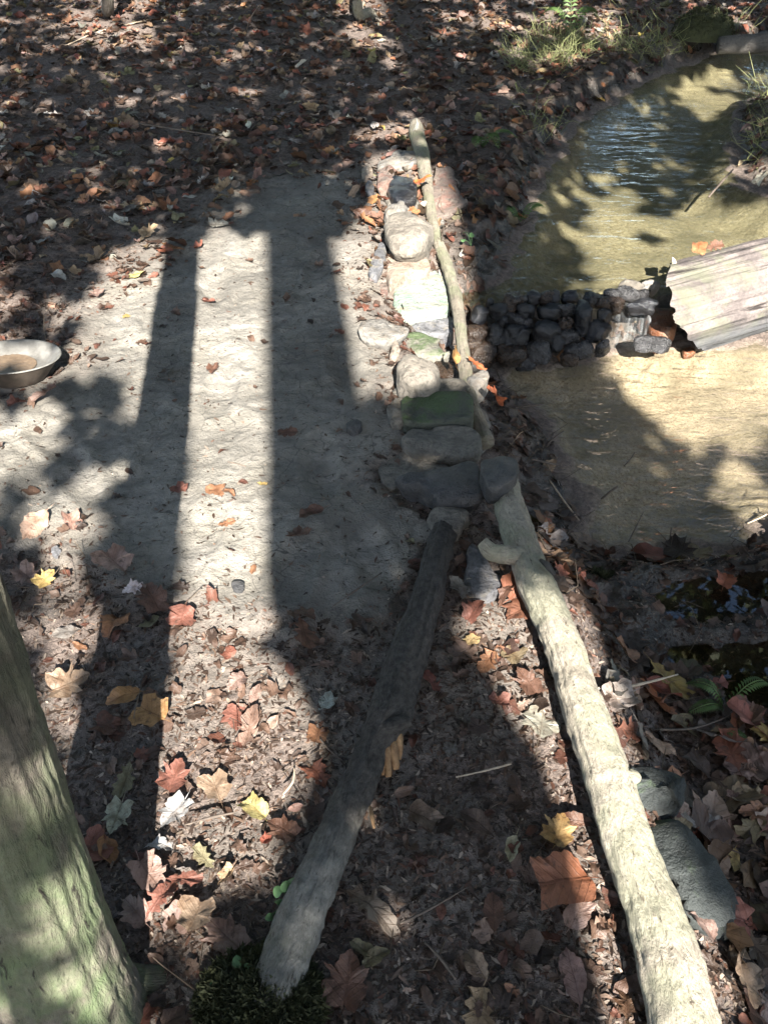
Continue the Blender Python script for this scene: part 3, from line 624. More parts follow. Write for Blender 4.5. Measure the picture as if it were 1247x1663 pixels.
for i, (X, Y, ww, hh, mt, lb) in enumerate(DAM):
    px, py = zx(X, Y); rw, rh = ww / 2.46 / 2 * 1.12, hh / 2.46 / 2 * 1.05
    r2 = random.Random(i + 3); k = r2.randint(6, 8); a0 = r2.random() * 6
    px += r2.uniform(-4, 4); py += r2.uniform(-4, 4)
    out = [(px + rw * math.cos(a0 + j * 2 * math.pi / k) * r2.uniform(.82, 1.18), py + rh * .5 * math.sin(a0 + j * 2 * math.pi / k) * r2.uniform(.82, 1.18)) for j in range(k)]
    hgt = max(.04, rh * 2 / 400 * .60) * r2.uniform(.8, 1.2)
    ds = stone('dam_stone', lb, out, hgt, mt, group='stones of the dam', base=DZ(py) - hgt * .5, dome=.3, n=30, rough=.095, facet=.6); ds.rotation_euler = (r2.uniform(-.35, .25), r2.uniform(-.35, .35), r2.uniform(-.3, .3))
ox = [zx(*p) for p in ((752, 352), (800, 342), (868, 352), (890, 398), (862, 448), (806, 446), (768, 405))]
stone('dam_stone', 'bright orange wet stone beside the spill under the log', ox, .10, 'orange', group='stones of the dam', base=ZL + .03, dome=.2)
stone('dam_stone', 'small orange flake in the shallow water below the log', [(1107, 567), (1120, 564), (1131, 568), (1124, 576), (1110, 575)], .02, 'orange', base=ZL - .005)

# --- falling water
def falls():
    nr, nc = 22, 40; V = []
    for i in range(nr):
        t = i / (nr - 1)
        for j in range(nc):
            s = j / (nc - 1); a = W(966 + 84 * s, 493 - 5 * s, ZU + .006); b = W(968 + 86 * s, 569 - 4 * s, ZL + .003)
            p = a * (1 - t) + b * t; p[2] = ZU + .006 - (ZU - ZL) * (t ** 1.6) + .008 * (vn(s * 12, t * 3, 2) - .5); p[1] -= .03 * math.sin(math.pi * t); V.append(p)
    tag(link_mesh('waterfall', V, grid_faces(nr, nc), M['fall']), kind='structure')
falls()

# --- metal pan
def lathe(prof, n=64):
    V = [(r * math.cos(2 * math.pi * j / n), r * math.sin(2 * math.pi * j / n), z) for r, z in prof for j in range(n)]
    return V, [tuple(f) for f in grid_faces(len(prof), n, True)]
pc = W(14, 576, .10); pan = empty('metal_pan', (pc[0], pc[1], gz(pc[0], pc[1])), 'shallow grey metal pan standing on the mud at the left edge', 'pan')
pan.rotation_euler = (R(-10), R(2), 0); pan.scale = (.93, .93, 1.0)
V, F = lathe([(.0005, .056), (.105, .056), (.112, .059), (.156, .092), (.160, .0945), (.164, .094), (.165, .091)]); link_mesh('bowl', V, F, M['pan'], pan)
V, F = lathe([(.165, .0905), (.160, .088), (.150, .078), (.106, .022), (.10, .018), (.0005, .018)]); link_mesh('outer_wall', V, F, M['pan_out'], pan)
V, F = lathe([(.0005, .018), (.085, .017), (.088, .0), (.086, -.03), (.0005, -.03)]); link_mesh('foot', V, F, M['pan_out'], pan)
Vs = []
for i in range(9):
    for j in range(48):
        a = 2 * math.pi * j / 48; r = i / 8 * (.115 + .022 * math.cos(a - 3.2))
        Vs.append((-.018 + r * math.cos(a), r * .95 * math.sin(a), .0578 + .003 * max(0, -math.cos(a)) * i / 8 + .003 * vn(r * 80 * math.cos(a) + 50, r * 80 * math.sin(a) + 50)))
link_mesh('wet_sand', Vs, [tuple(f) for f in grid_faces(9, 48, True)], M['pan_sand'], pan)

# ---------------------------------------------------------------- leaves
HALF = dict(
    maple=[(0, 0), (.20, -.05), (.38, .06), (.30, .17), (.47, .38), (.36, .45), (.42, .66), (.25, .64), (.18, .80), (0, 1)],
    oak=[(0, 0), (.10, .10), (.24, .16), (.13, .28), (.34, .40), (.18, .50), (.36, .66), (.20, .74), (.16, .92), (0, 1)],
    tulip=[(0, 0), (.24, .02), (.44, .16), (.34, .36), (.42, .58), (.36, .82), (.16, .80), (0, .74)],
    oval=[(0, 0), (.12, .08), (.25, .26), (.29, .48), (.23, .72), (.10, .91), (0, 1)])
def leaf_geo(shape, roll, bend, seed, fine=False):
    r2 = random.Random(seed); h = HALF[shape]
    out = h + [(-x * r2.uniform(.85, 1.1), y + r2.uniform(-.04, .04)) for x, y in h[-2:0:-1]]
    out = [(x * r2.uniform(.72, 1.12), y + r2.uniform(-.05, .04)) for x, y in out]; out = [(x + .12 * (seed % 3 - 1) * (y - .3) ** 2, y) for x, y in out]
    if fine:
        o2 = []
        for j in range(len(out)):
            (x0, y0), (x1, y1) = out[j], out[(j + 1) % len(out)]; dx, dy = x1 - x0, y1 - y0
            o2.append((x0, y0))
            for t, k in ((.33, r2.uniform(-.10, .16)), (.66, r2.uniform(-.14, .10))): o2.append((x0 + dx * t + dy * k, y0 + dy * t - dx * k))
        out = o2
    n = len(out); cy = .42
    P = [(0, cy)] + [(x * .52, cy + (y - cy) * .52) for x, y in out] + list(out) + [(-.012, .0), (.012, .0), (r2.uniform(-.08, .08), -.28)]
    V = []; ph = r2.random() * 6; cr = .05 + .10 * min(1, abs(bend) + roll * .3); q = Vector((seed * 1.3, seed * .7, 0))
    for k, (x, y) in enumerate(P):
        e = 1 if k > n else .5
        z = bend * ((y - .45) ** 2) + cr * e * 1.6 * mnoise.noise(Vector((x * 2.6, y * 2.6, 0)) + q) + .05 * e * mnoise.noise(Vector((x * 7, y * 7, 3)) + q) - .05 * max(0, .12 - abs(x)) / .12
        if roll > 0.01:
            a = x * roll * 2.2; xx = math.sin(a) / (roll * 2.2); z += (1 - math.cos(a)) / (roll * 2.2)
        else: xx = x
        V.append((xx, y - .45, z + .05))
    F = []
    for j in range(n):
        k = (j + 1) % n; F.append((0, 1 + j, 1 + k)); F.append((1 + j, 1 + n + j, 1 + n + k)); F.append((1 + j, 1 + n + k, 1 + k))
    m = 1 + 2 * n; F.append((m, m + 2, m + 1))
    return np.array(V), np.array(F), np.array([(x + .5, y) for x, y in P])
SHAPES = ['maple', 'oak', 'tulip', 'oval']
VAR = [(s, ro, be, i * 7 + k) for i, s in enumerate(SHAPES) for k, (ro, be) in enumerate(((.05, .15), (.35, .4), (.8, -.5), (1.3, .5), (.25, -.9)))]
GEO = [leaf_geo(*v) for v in VAR]; GEOF = [leaf_geo(*v, True) for v in VAR]
LM = []
for (s, ro, be, sd), (V, F, U) in zip(VAR, GEOF):
    me = bpy.data.meshes.new('fallen_leaf'); me.from_pydata([tuple(map(float, v)) for v in V], [], [tuple(map(int, f)) for f in F]); me.materials.append(M['leaf'])
    ul = me.uv_layers.new(name='UVMap'); vi = np.empty(len(me.loops), np.int32); me.loops.foreach_get('vertex_index', vi); ul.data.foreach_set('uv', U[vi].astype(np.float32).ravel())
    me.polygons.foreach_set('use_smooth', [True] * len(me.polygons)); me.update(); LM.append(me)
PAL = [('dark brown', (.070, .044, .030), 30), ('rust brown', (.13, .064, .040), 20), ('red', (.22, .085, .058), 7), ('orange', (.26, .125, .06), 4), ('tan', (.25, .175, .115), 15),
       ('pinkish', (.25, .165, .135), 9), ('grey', (.22, .20, .18), 10), ('yellow', (.42, .30, .09), .8), ('pale', (.45, .43, .38), 2), ('olive', (.18, .16, .085), 4)]
PALW = np.array([p[2] for p in PAL], float); PALW /= PALW.sum(); PALC = {p[0]: p[1] for p in PAL}

def norm_at(x, y, e=.04):
    z = terrain(np.array([x - e, x + e, x, x]), np.array([y, y, y - e, y + e]), False)[0]
    n = Vector((-(z[1] - z[0]) / (2 * e), -(z[3] - z[2]) / (2 * e), 1)); return n.normalized()
def put_leaf(x, y, z, size, gi, colr, yaw, tx, ty, label, group='fallen leaves lying on the ground'):
    o = bpy.data.objects.new('fallen_leaf', LM[gi]); COL.objects.link(o)
    q = Vector((0, 0, 1)).rotation_difference(norm_at(x, y)).to_matrix().to_4x4()
    o.matrix_world = Matrix.Translation((x, y, z)) @ q @ Matrix.Rotation(yaw, 4, 'Z') @ Matrix.Rotation(tx, 4, 'X') @ Matrix.Rotation(ty, 4, 'Y') @ Matrix.Diagonal((size * (.82 + .36 * ((x * 37.7) % 1)), size, size * .85, 1))
    o.color = (*colr, 1); tag(o, label, 'leaf', group); return o
# px, py, size, shape, curl variant, colour name or rgb, label, lift
HERO = [
    (75, 640, .15, 'oak', 3, 'pinkish', 'large curled pinkish tan leaf just below the metal pan', .02), (28, 655, .10, 'maple', 2, 'red', 'reddish crumpled leaf at the left edge below the pan', .01),
    (341, 492, .09, 'oval', 3, 'red', 'rolled red leaf alone on the sunlit mud', .005), (206, 515, .055, 'maple', 0, 'yellow', 'small bright yellow leaf on the mud above the pan', .0),
    (222, 449, .12, 'oval', 1, (.50, .46, .16), 'long yellow green leaf at the upper left mud edge', .006), (95, 449, .14, 'oval', 2, 'pale', 'long whitish leaf among brown ones at the upper left', .01),
    (292, 795, .085, 'tulip', 1, 'red', 'brick red leaf at the edge of the tree shadow on mud', .004), (352, 798, .10, 'tulip', 0, 'orange', 'flat orange tan leaf pressed into the sunlit mud', .0),
    (372, 800, .07, 'oval', 2, 'orange', 'torn orange leaf half overlapping the flat orange tan leaf', .008), (368, 852, .085, 'oak', 0, 'orange', 'pale orange leaf pressed flat below the torn orange pair', .0),
    (412, 926, .055, 'oval', 0, 'orange', 'small oval orange leaf at the lower mud strip', .003), (508, 836, .13, 'oval', 3, 'rust brown', 'long folded rust leaf on shaded mud left of black slab', .006),
    (466, 704, .11, 'oak', 0, 'rust brown', 'flattened rusty leaf scraps on the shaded mud', .0), (271, 605, .085, 'tulip', 2, 'dark brown', 'folded dark leaf in the narrow tree shadow', .006),
    (345, 602, .09, 'maple', 1, 'rust brown', 'brown leaf stuck on mud in the middle of the sunlit strip', .002), (425, 788, .05, 'maple', 1, 'yellow', 'small yellow leaf at the sunlit strip edge', .003),
    (46, 938, .13, 'maple', 1, 'pinkish', 'pink leaf lit by sun right of the tree', .01), (76, 942, .10, 'maple', 1, 'yellow', 'yellow leaf overlapping the pink leaf by the tree', .02),
    (248, 972, .14, 'maple', 2, 'rust brown', 'big arched rust leaf at the lower mud edge', .02), (296, 1006, .12, 'tulip', 1, 'red', 'salmon red leaf in sun at the lower mud edge', .012),
    (243, 1012, .08, 'tulip', 0, 'olive', 'olive yellow leaf next to the arched rust leaf', .004), (115, 1112, .15, 'maple', 1, 'tan', 'large pointed tan leaf right of the tree trunk', .012),
    (130, 1052, .07, 'oval', 1, 'orange', 'small orange leaf above the large pointed tan leaf', .008), (110, 1030, .11, 'oval', 1, 'grey', 'grey narrow leaf above the small orange leaf', .01),
    (203, 1132, .13, 'oval', 2, (.34, .17, .05), 'curled orange brown leaf, left of a pair in shadow', .02), (243, 1158, .13, 'tulip', 1, (.33, .18, .06), 'orange brown leaf, right of a pair in shadow', .018),
    (386, 1108, .085, 'maple', 2, 'pinkish', 'pinkish curled leaf on the debris right of the tree shadow', .008), (385, 1168, .11, 'maple', 0, 'red', 'flat dull red leaf below the pinkish curled leaf', .004),
    (532, 1140, .085, 'maple', 0, (.36, .40, .36), 'pale grey green leaf left of the dark log', .003), (516, 1194, .09, 'tulip', 0, 'orange', 'orange leaf left of the log break', .005),
    (205, 1268, .13, 'oak', 1, 'olive', 'light olive leaf in shadow right of the tree', .015), (190, 1330, .12, 'maple', 1, (.33, .34, .24), 'greyish green leaf in the shadow below the light olive one', .018),
    (283, 1322, .12, 'maple', 1, (.34, .335, .33), 'white undersided leaf glowing in the sun', .025), (262, 1374, .11, 'oak', 2, (.32, .315, .31), 'second white leaf, lower, half under a red leaf', .02),
    (350, 1278, .13, 'tulip', 1, 'tan', 'broad tan leaf with dark edge in the debris', .012), (285, 1262, .14, 'maple', 1, 'red', 'large red brown leaf above the white leaf', .015),
    (412, 1312, .12, 'tulip', 2, (.46, .40, .15), 'yellow blotched leaf left of the grey log', .01), (458, 1348, .11, 'maple', 1, 'rust brown', 'rusty leaf touching the yellow blotched leaf', .008),
    (332, 1396, .10, 'oak', 1, 'olive', 'yellow green lobed leaf above the leaf heap', .01), (320, 1486, .13, 'tulip', 1, 'tan', 'tan orange leaf upright in the leaf heap', .035),
    (245, 1425, .13, 'maple', 3, 'pinkish', 'curled pink leaf at the top of the leaf heap', .03), (262, 1460, .12, 'oak', 2, 'red', 'crumpled red leaf in the middle of the leaf heap', .04),
    (365, 1520, .14, 'maple', 1, 'pinkish', 'big pinkish leaf at the right of the leaf heap', .02), (300, 1430, .11, 'oak', 1, 'red', 'red leaf leaning over the leaf heap', .03),
    (220, 1480, .11, 'maple', 2, 'pinkish', 'pink brown leaf against the tree root', .03), (230, 1655, .10, 'maple', 2, 'red', 'orange red leaf at the bottom edge beside the tree', .01),
    (600, 1475, .19, 'oak', 2, (.22, .17, .125), 'long grey brown lobed leaf between the two logs', .02), (565, 1592, .15, 'maple', 1, 'rust brown', 'large reddish leaf beside the mossy log foot', .015),
    (608, 1556, .09, 'oval', 2, 'olive', 'narrow olive leaf above the large reddish leaf', .01), (690, 1330, .13, 'tulip', 2, (.17, .12, .085), 'brown folded leaf in shade between the logs', .012),
    (775, 1338, .12, 'oval', 2, 'dark brown', 'dark brown rolled leaf in shade left of the pale log', .01), (832, 1380, .10, 'oval', 3, (.46, .44, .28), 'thin pale leaf sliver in shade left of the pale log', .006),
    (800, 1486, .12, 'oval', 1, 'rust brown', 'brown oval leaf in the lower shade between the logs', .006), (772, 1568, .10, 'oval', 2, 'tan', 'tan slim leaf near the bottom between the logs', .008),
    (907, 1432, .20, 'tulip', 2, (.30, .115, .055), 'very large orange red leaf sunlit against the pale log', .03), (908, 1350, .12, 'maple', 1, (.46, .29, .10), 'orange yellow leaf sunlit beside the pale log', .02),
    (940, 1480, .12, 'tulip', 2, 'pinkish', 'pink leaf below the very large orange red leaf', .02), (770, 992, .12, 'maple', 2, 'red', 'curled red leaf between the logs below the grey stone', .02),
    (752, 966, .10, 'oak', 1, 'grey', 'grey lobed leaf above the curled red leaf', .025), (792, 1076, .12, 'oak', 0, 'orange', 'orange lobed leaf on sunlit soil between the logs', .006),
    (766, 1042, .07, 'maple', 0, (.50, .36, .16), 'small yellow brown leaf above the orange lobed leaf', .004), (812, 1142, .09, 'tulip', 3, 'red', 'deep red folded leaf near the pale log', .02),
    (856, 1108, .13, 'maple', 1, 'rust brown', 'broad rust leaf tight against the pale log', .015), (822, 962, .11, 'oak', 2, 'rust brown', 'brown leaf propped on the grey buried stone', .03),
    (1178, 942, .12, 'maple', 2, (.33, .095, .035), 'wet orange red leaf standing in the puddle', .015), (1236, 890, .09, 'tulip', 2, (.33, .095, .035), 'wet orange red leaf on the pool shore at right edge', .012),
    (1190, 1398, .09, 'oval', 1, 'yellow', 'yellow leaf right of the black boulder', .01), (1243, 1195, .13, 'maple', 1, 'yellow', 'bright yellow leaf at the right edge', .015),
    (1185, 1222, .19, 'oak', 1, (.25, .085, .045), 'long red brown leaf below the fern', .02), (1140, 1500, .11, 'tulip', 2, 'pinkish', 'pinkish folded leaf at the foot of the black boulder', .03),
    (1225, 1320, .11, 'maple', 2, 'orange', 'orange leaf right of the boulders', .02), (1015, 1062, .15, 'tulip', 1, (.25, .12, .06), 'orange brown leaf behind the pale log near the mud', .02),
    (1210, 1600, .14, 'maple', 1, 'tan', 'tan lobed leaf at the lower right corner', .02), (1130, 1240, .13, 'tulip', 2, 'dark brown', 'dark folded leaf above the upper boulder', .02),
    (432, 262, .11, 'maple', 1, 'tan', 'tan leaf on the dark soil above the mud', .005), (370, 266, .10, 'maple', 2, 'orange', 'curled orange brown leaf on dark soil above the mud', .01),
    (310, 322, .12, 'oval', 1, 'pale', 'light tan leaf lying at the far mud edge', .01), (160, 478, .12, 'maple', 1, 'pinkish', 'pink leaf in sun above the pan', .01),
    (45, 480, .11, 'tulip', 1, 'pinkish', 'pale pink leaf above the pan rim', .01), (730, 1218, .07, 'maple', 0, 'grey', 'small grey leaf on the soil right of the log break', .004),
    (590, 1545, .08, 'oval', 3, 'olive', 'short olive leaf rolled beside the grey log', .01), (910, 930, .10, 'maple', 1, 'red', 'wet red leaf on the bank right of the branch stub', .01),
]
hero_xy = []
for (px, py, sz, sh, cv, c, lb, lift) in HERO:
    p = W(px, py, 0)
    for _ in range(3): p = W(px, py, gz(p[0], p[1]) + lift)
    hero_xy.append((p[0], p[1]))
    col = PALC[c] if isinstance(c, str) else c
    put_leaf(p[0], p[1], p[2] + .004, sz * .62, SHAPES.index(sh) * 5 + cv, tuple(min(.46, q * .75 + .10 * (sum(col) / 3)) for q in col), rng.uniform(0, 6.28), rng.uniform(-.2, .2), rng.uniform(-.2, .2), lb)
# leaves that lie on things
for (px, py, z, sz, sh, cv, c, lb, tx) in [
    (685, 294, .10, .10, 'oval', 1, (.46, .13, .04), 'orange red leaf lying on the stones against the pole', .5),
    (803, 642, .05, .09, 'maple', 2, (.30, .09, .04), 'bright red leaf on the near end of the edging pole', .2),
    (772, 592, .02, .08, 'oak', 1, (.32, .10, .04), 'red orange leaf at the water side of the pole', .1),
    (736, 580, .07, .08, 'oval', 3, (.34, .20, .08), 'yellow brown leaf hanging beside the mossy stone', .9),
    (1133, 404, .065, .09, 'tulip', 2, (.30, .13, .06), 'orange leaf on top of the weathered log', .1),
    (1158, 400, .07, .08, 'oak', 1, 'rust brown', 'brown leaf on top of the weathered log', .1)]:
    p = W(px, py, z); col = PALC[c] if isinstance(c, str) else c
    put_leaf(p[0], p[1], z, sz, SHAPES.index(sh) * 5 + cv, col, rng.uniform(0, 6.28), tx, .1, lb, 'leaves lying on stones and logs')

# scattered litter: densities per square metre by place
def scatter(x0, x1, y0, y1, dens):
    n = int((x1 - x0) * (y1 - y0) * dens); return rng.uniform(x0, x1, n), rng.uniform(y0, y1, n)
CX, CY = [], []
for a in ((-6.5, 6.5, 5.2, 12, 260), (-4.5, 5.5, 3.0, 5.2, 400), (-3, 4, 1.3, 3.0, 420), (-2.5, 3, -.3, 1.3, 420)):
    xs, ys = scatter(*a); CX.append(xs); CY.append(ys)
CX, CY = np.concatenate(CX), np.concatenate(CY)
tz, tm, tsd, twt, inw, sl_ = terrain(CX, CY)
px_, py_, dep_ = PX(CX, CY, tz)
far = sstep(2.9, 4.0, CY + .35 * (fbm(CX * 3, CY * 3, 55) - .5))
right = sstep(.05, .16, sl_) * (CY < 2.4)
clump = fbm(CX * 4.5, CY * 4.5, 50)
path = np.exp(-((CX + .45 - .12 * (CY - 4)) / .55) ** 2) * sstep(6.5, 4.5, CY)
dens = .18 * (.15 + 1.5 * sstep(.45, .68, clump)) * .50                               # near bare soil
dens = np.maximum(dens, far * (1.0 - .55 * path) * (.6 + .9 * sstep(.35, .65, clump)))
dens = np.maximum(dens, right * 1.3 * (.55 + 1.0 * sstep(.35, .6, clump)) * (1 - .9 * twt))
heap = np.exp(-(((px_ - 270) / 75) ** 2 + ((py_ - 1450) / 70) ** 2)); strip = np.exp(-((np.interp(py_, [1000, 1250, 1663], [820, 905, 1015]) - px_) / 38) ** 2) * (py_ > 950)
lefty = np.exp(-(((px_ - 170) / 90) ** 2 + ((py_ - 1250) / 180) ** 2))
dens = np.maximum(dens, np.maximum(heap * .8, np.maximum(strip * .6, lefty * .30)))
dens = dens * np.where(tm > .55, 1 - sstep(.55, .95, tm) * .985, 1) * np.where(inw < .03, .0 , 1)
bank = (inw > -.01) & (inw < .14); dens = np.where(bank & (tm < .3), np.maximum(dens, .5), dens)
under = (CX > TB[0] - .2) & (CX < TB[0] + .16) & (abs(CY - TB[1]) < .17); dens[under] = 0
logd = np.min(np.hypot(CX[:, None] - LA[None, :, 0], CY[:, None] - LA[None, :, 1]), 1); dens[logd < .04] *= .1
for P, zp in PUD: dens = np.where(sdist(P, CX, CY) < .03, dens * .06, dens)
keep = rng.random(len(CX)) < dens * np.interp(CY, [1, 5.2, 16], [.85, 1, 1])
for hx, hy in hero_xy: keep &= np.hypot(CX - hx, CY - hy) > .035
X, Y, Z = CX[keep], CY[keep], tz[keep]; n = len(X)
SZ = np.clip(rng.normal(.070, .024, n), .028, .125); SZ = np.where(Y > 4, SZ * .9, SZ); SZ = np.where((sl_[keep] > .05) & (Y < 2.2), SZ * 1.25, SZ)
GI = rng.integers(0, 20, n); GI = np.where((GI < 5) & (rng.random(n) < .35), rng.integers(5, 20, n), GI)
CI = rng.choice(len(PAL), n, p=PALW)
mid_near = (Y < 2.2) & (sl_[keep] < .02); CI = np.where(mid_near & (rng.random(n) < .35), rng.choice([5, 4, 1, 2], n), CI)
CV = np.array([PAL[i][1] for i in CI]) * rng.uniform(.6, 1.3, (n, 1)) * rng.uniform(.92, 1.08, (n, 3))
wetk = np.clip(twt[keep], 0, 1)[:, None]; CV = CV * (1 - .45 * wetk)
YAW, TX, TY = rng.uniform(0, 6.28, n), rng.normal(0, .28, n), rng.normal(0, .28, n)
lift = rng.random(n) * .014 * np.where(far[keep] > .5, 1.2, .8)
Pu, Pv, Dp = PX(X, Y, Z); show = SZ / Dp * ((Pu > 0) & (Pu < PW) & (Pv > 0) & (Pv < PH))
order = np.argsort(-show); single = set(order[:300 - len(HERO) - 6].tolist())
LAND = [(50, 590, 'the metal pan'), (150, 1300, 'the mossy tree trunk'), (690, 980, 'the dark rotten log'), (530, 1400, 'the grey log section'), (1000, 1290, 'the pale log'), (850, 870, 'the branch stub of the pale log'), (1060, 1280, 'the upper dark boulder'),
        (1120, 1430, 'the large black boulder'), (1140, 970, 'the largest puddle'), (1160, 1110, 'the near fern'), (925, 830, 'the lower pool'), (690, 480, 'the white slab'), (715, 780, 'the long black slab'), (765, 910, 'the buried grey stone'),
        (780, 215, 'the far fern'), (735, 310, 'the red brown slab'), (590, 20, 'the pale sapling'), (860, 330, 'the upper pool'), (640, 255, 'the farthest slab'), (400, 980, 'the lower mud edge'), (300, 420, 'the upper mud edge'), (420, 1600, 'the moss clump')]
CURL = ['flat', 'cupped', 'folded', 'rolled', 'bent']
labels = {}
recs = []
for i in sorted(single, key=lambda k: (Pv[k], Pu[k])):
    lx, ly, ln_ = min(LAND, key=lambda q: (q[0] - Pu[i]) ** 2 + (q[1] - Pv[i]) ** 2)
    dx, dy = Pu[i] - lx, Pv[i] - ly
    rel = ('right of' if dx > 0 else 'left of') if abs(dx) > abs(dy) else ('below' if dy > 0 else 'above')
    sh, cu = VAR[GI[i]][0], CURL[GI[i] % 5]
    shn = {'maple': 'pointed lobed', 'oak': 'wavy lobed', 'tulip': 'blunt lobed', 'oval': 'oval'}[sh]
    size = 'small ' if SZ[i] < .08 else 'large ' if SZ[i] > .12 else ''
    lb = f'{size}{cu} {PAL[CI[i]][0]} {shn} leaf {rel} {ln_}'
    recs.append((i, lb)); labels.setdefault(lb, []).append(i)
for i, lb in recs:
    same = labels[lb]
    if len(same) > 1:
        k = same.index(i); lb = lb + ', ' + ('upper' if k == 0 else 'lower' if k == len(same) - 1 else 'middle' if len(same) == 3 else ['', 'second', 'third', 'fourth'][min(k, 3)]) + ' one'
    put_leaf(X[i], Y[i], Z[i] + .004 + lift[i], float(SZ[i]), int(GI[i]), tuple(np.clip(CV[i], 0, .8)), YAW[i], TX[i], TY[i], lb)
def join_leaves(name, idx, mat):
    Vs, Fs, Cs, Us = [], [], [], []; off = 0
    eps = .05
    zx0 = terrain(X - eps, Y, False)[0]; zx1 = terrain(X + eps, Y, False)[0]; zy0 = terrain(X, Y - eps, False)[0]; zy1 = terrain(X, Y + eps, False)[0]
    sx, sy = np.clip((zx1 - zx0) / (2 * eps), -1, 1), np.clip((zy1 - zy0) / (2 * eps), -1, 1)
    for g in range(20):
        k = idx[GI[idx] == g]
        if not len(k): continue
        V, F, U = GEO[g]; m = len(V); Us.append(np.tile(U, (len(k), 1)))
        v = V[None] * SZ[k][:, None, None]
        c, s = np.cos(TX[k])[:, None], np.sin(TX[k])[:, None]; y, z = v[..., 1] * c - v[..., 2] * s, v[..., 1] * s + v[..., 2] * c
        c, s = np.cos(TY[k])[:, None], np.sin(TY[k])[:, None]; x, z = v[..., 0] * c + z * s, -v[..., 0] * s + z * c
        c, s = np.cos(YAW[k])[:, None], np.sin(YAW[k])[:, None]; x, y = x * c - y * s, x * s + y * c
        z = z + x * sx[k][:, None] + y * sy[k][:, None]
        P = np.stack([x + X[k][:, None], y + Y[k][:, None], z + (Z[k] + lift[k] + .004)[:, None]], -1).reshape(-1, 3)
        Vs.append(P); Cs.append(np.repeat(CV[k], m, 0)); Fs.append((F[None] + (np.arange(len(k)) * m)[:, None, None]).reshape(-1, 3) + off); off += len(P)
    o = link_mesh(name, np.vstack(Vs), np.vstack(Fs), mat, uv=np.vstack(Us), col=np.clip(np.vstack(Cs), 0, .8)); return tag(o, kind='stuff')
rest = np.array([i for i in range(n) if i not in single])
fx_, fy_ = np.concatenate([rng.uniform(-2.2, 3, 16000), rng.uniform(-5, 5, 14000)]), np.concatenate([rng.uniform(.3, 3.4, 16000), rng.uniform(3.2, 9.5, 14000)])
tz, tm, tsd, twt, inw, sl_ = terrain(fx_, fy_); k = (rng.random(len(fx_)) < (.30 + .7 * sstep(.4, .6, fbm(fx_ * 6, fy_ * 6, 77))) * np.where(tm > .5, 1 - sstep(.5, 1., tm) * .95, 1) * (inw > .01) * np.where((fy_ < 2.3) & (sl_ < .02), .55, 1)) & (np.abs(fx_ - TB[0]) + np.abs(fy_ - TB[1]) > .16)
m0 = len(X); m1 = int(k.sum()); k &= ~np.any([sdist(P, fx_, fy_) < .02 for P, zp in PUD], 0); m1 = int(k.sum()); X = np.concatenate([X, fx_[k]]); Y = np.concatenate([Y, fy_[k]]); Z = np.concatenate([Z, tz[k]])
SZ = np.concatenate([SZ, rng.uniform(.014, .05, m1)]); GI = np.concatenate([GI, rng.integers(0, 20, m1)]); lift = np.concatenate([lift, rng.random(m1) * .004])
CV = np.vstack([CV, np.array([(.040, .026, .019), (.075, .046, .033), (.10, .062, .044), (.135, .092, .07), (.105, .045, .030)])[rng.integers(0, 5, m1)] * rng.uniform(.6, 1.3, (m1, 1))])
YAW = np.concatenate([YAW, rng.uniform(0, 6.28, m1)]); TX = np.concatenate([TX, rng.normal(0, .3, m1)]); TY = np.concatenate([TY, rng.normal(0, .3, m1)])
rest = np.concatenate([rest, np.arange(m0, m0 + m1)])
join_leaves('leaf_litter', rest, M['litter'])

# crumbs of bark and leaf on the bare soil, and little stones in the mud
def crumbs(name, n0, where, smin, smax, pal, mat, elong=2.2):
    dd = rng.random(n0) ** 1.6; y = .35 + dd * 6.5; x = rng.uniform(-1, 1, n0) * (.55 * y + .5)
    z, mu, sa, we, iw, sl2 = terrain(x, y); k = rng.random(n0) < where(x, y, mu, sa, we, iw, sl2); x, y, z = x[k], y[k], z[k]; m = len(x)
    s = rng.uniform(smin, smax, m) ** 1.0; e = rng.uniform(1, elong, m); a = rng.uniform(0, 6.28, m)
    q = np.array([[-1, -.2, 0], [-.4, -.7, .1], [.7, -.5, .15], [1, .3, 0], [.1, .7, .2]])
    v = q[None] * s[:, None, None] * rng.uniform(.45, 1.2, (m, 5, 1)); v[..., 0] *= e[:, None]; v[..., 2] += rng.normal(0, .25, (m, 5)) * s[:, None]
    c, sn = np.cos(a)[:, None], np.sin(a)[:, None]
    P = np.stack([v[..., 0] * c - v[..., 1] * sn + x[:, None], v[..., 0] * sn + v[..., 1] * c + y[:, None], v[..., 2] + (z + s * .3)[:, None]], -1).reshape(-1, 3)
    pc = np.array(pal)[rng.integers(0, len(pal), m)] * rng.uniform(.6, 1.3, (m, 1))
    tag(link_mesh(name, P, np.arange(m * 5).reshape(-1, 5), mat, smooth=False, col=np.repeat(pc, 5, 0)), kind='stuff')
crumbs('leaf_crumbs', 150000, lambda x, y, mu, sa, we, iw, s: np.where(iw > .02, np.where(mu > .5, .10 + .5 * (1 - sstep(.5, .95, mu)), .85), 0), .0012, .0058, [(.045, .030, .022), (.085, .055, .040), (.115, .078, .057), (.15, .105, .08), (.03, .02, .015), (.04, .028, .021), (.065, .042, .031), (.055, .036, .027), (.10, .052, .036), (.30, .25, .205)], M['litter'], 3.0)

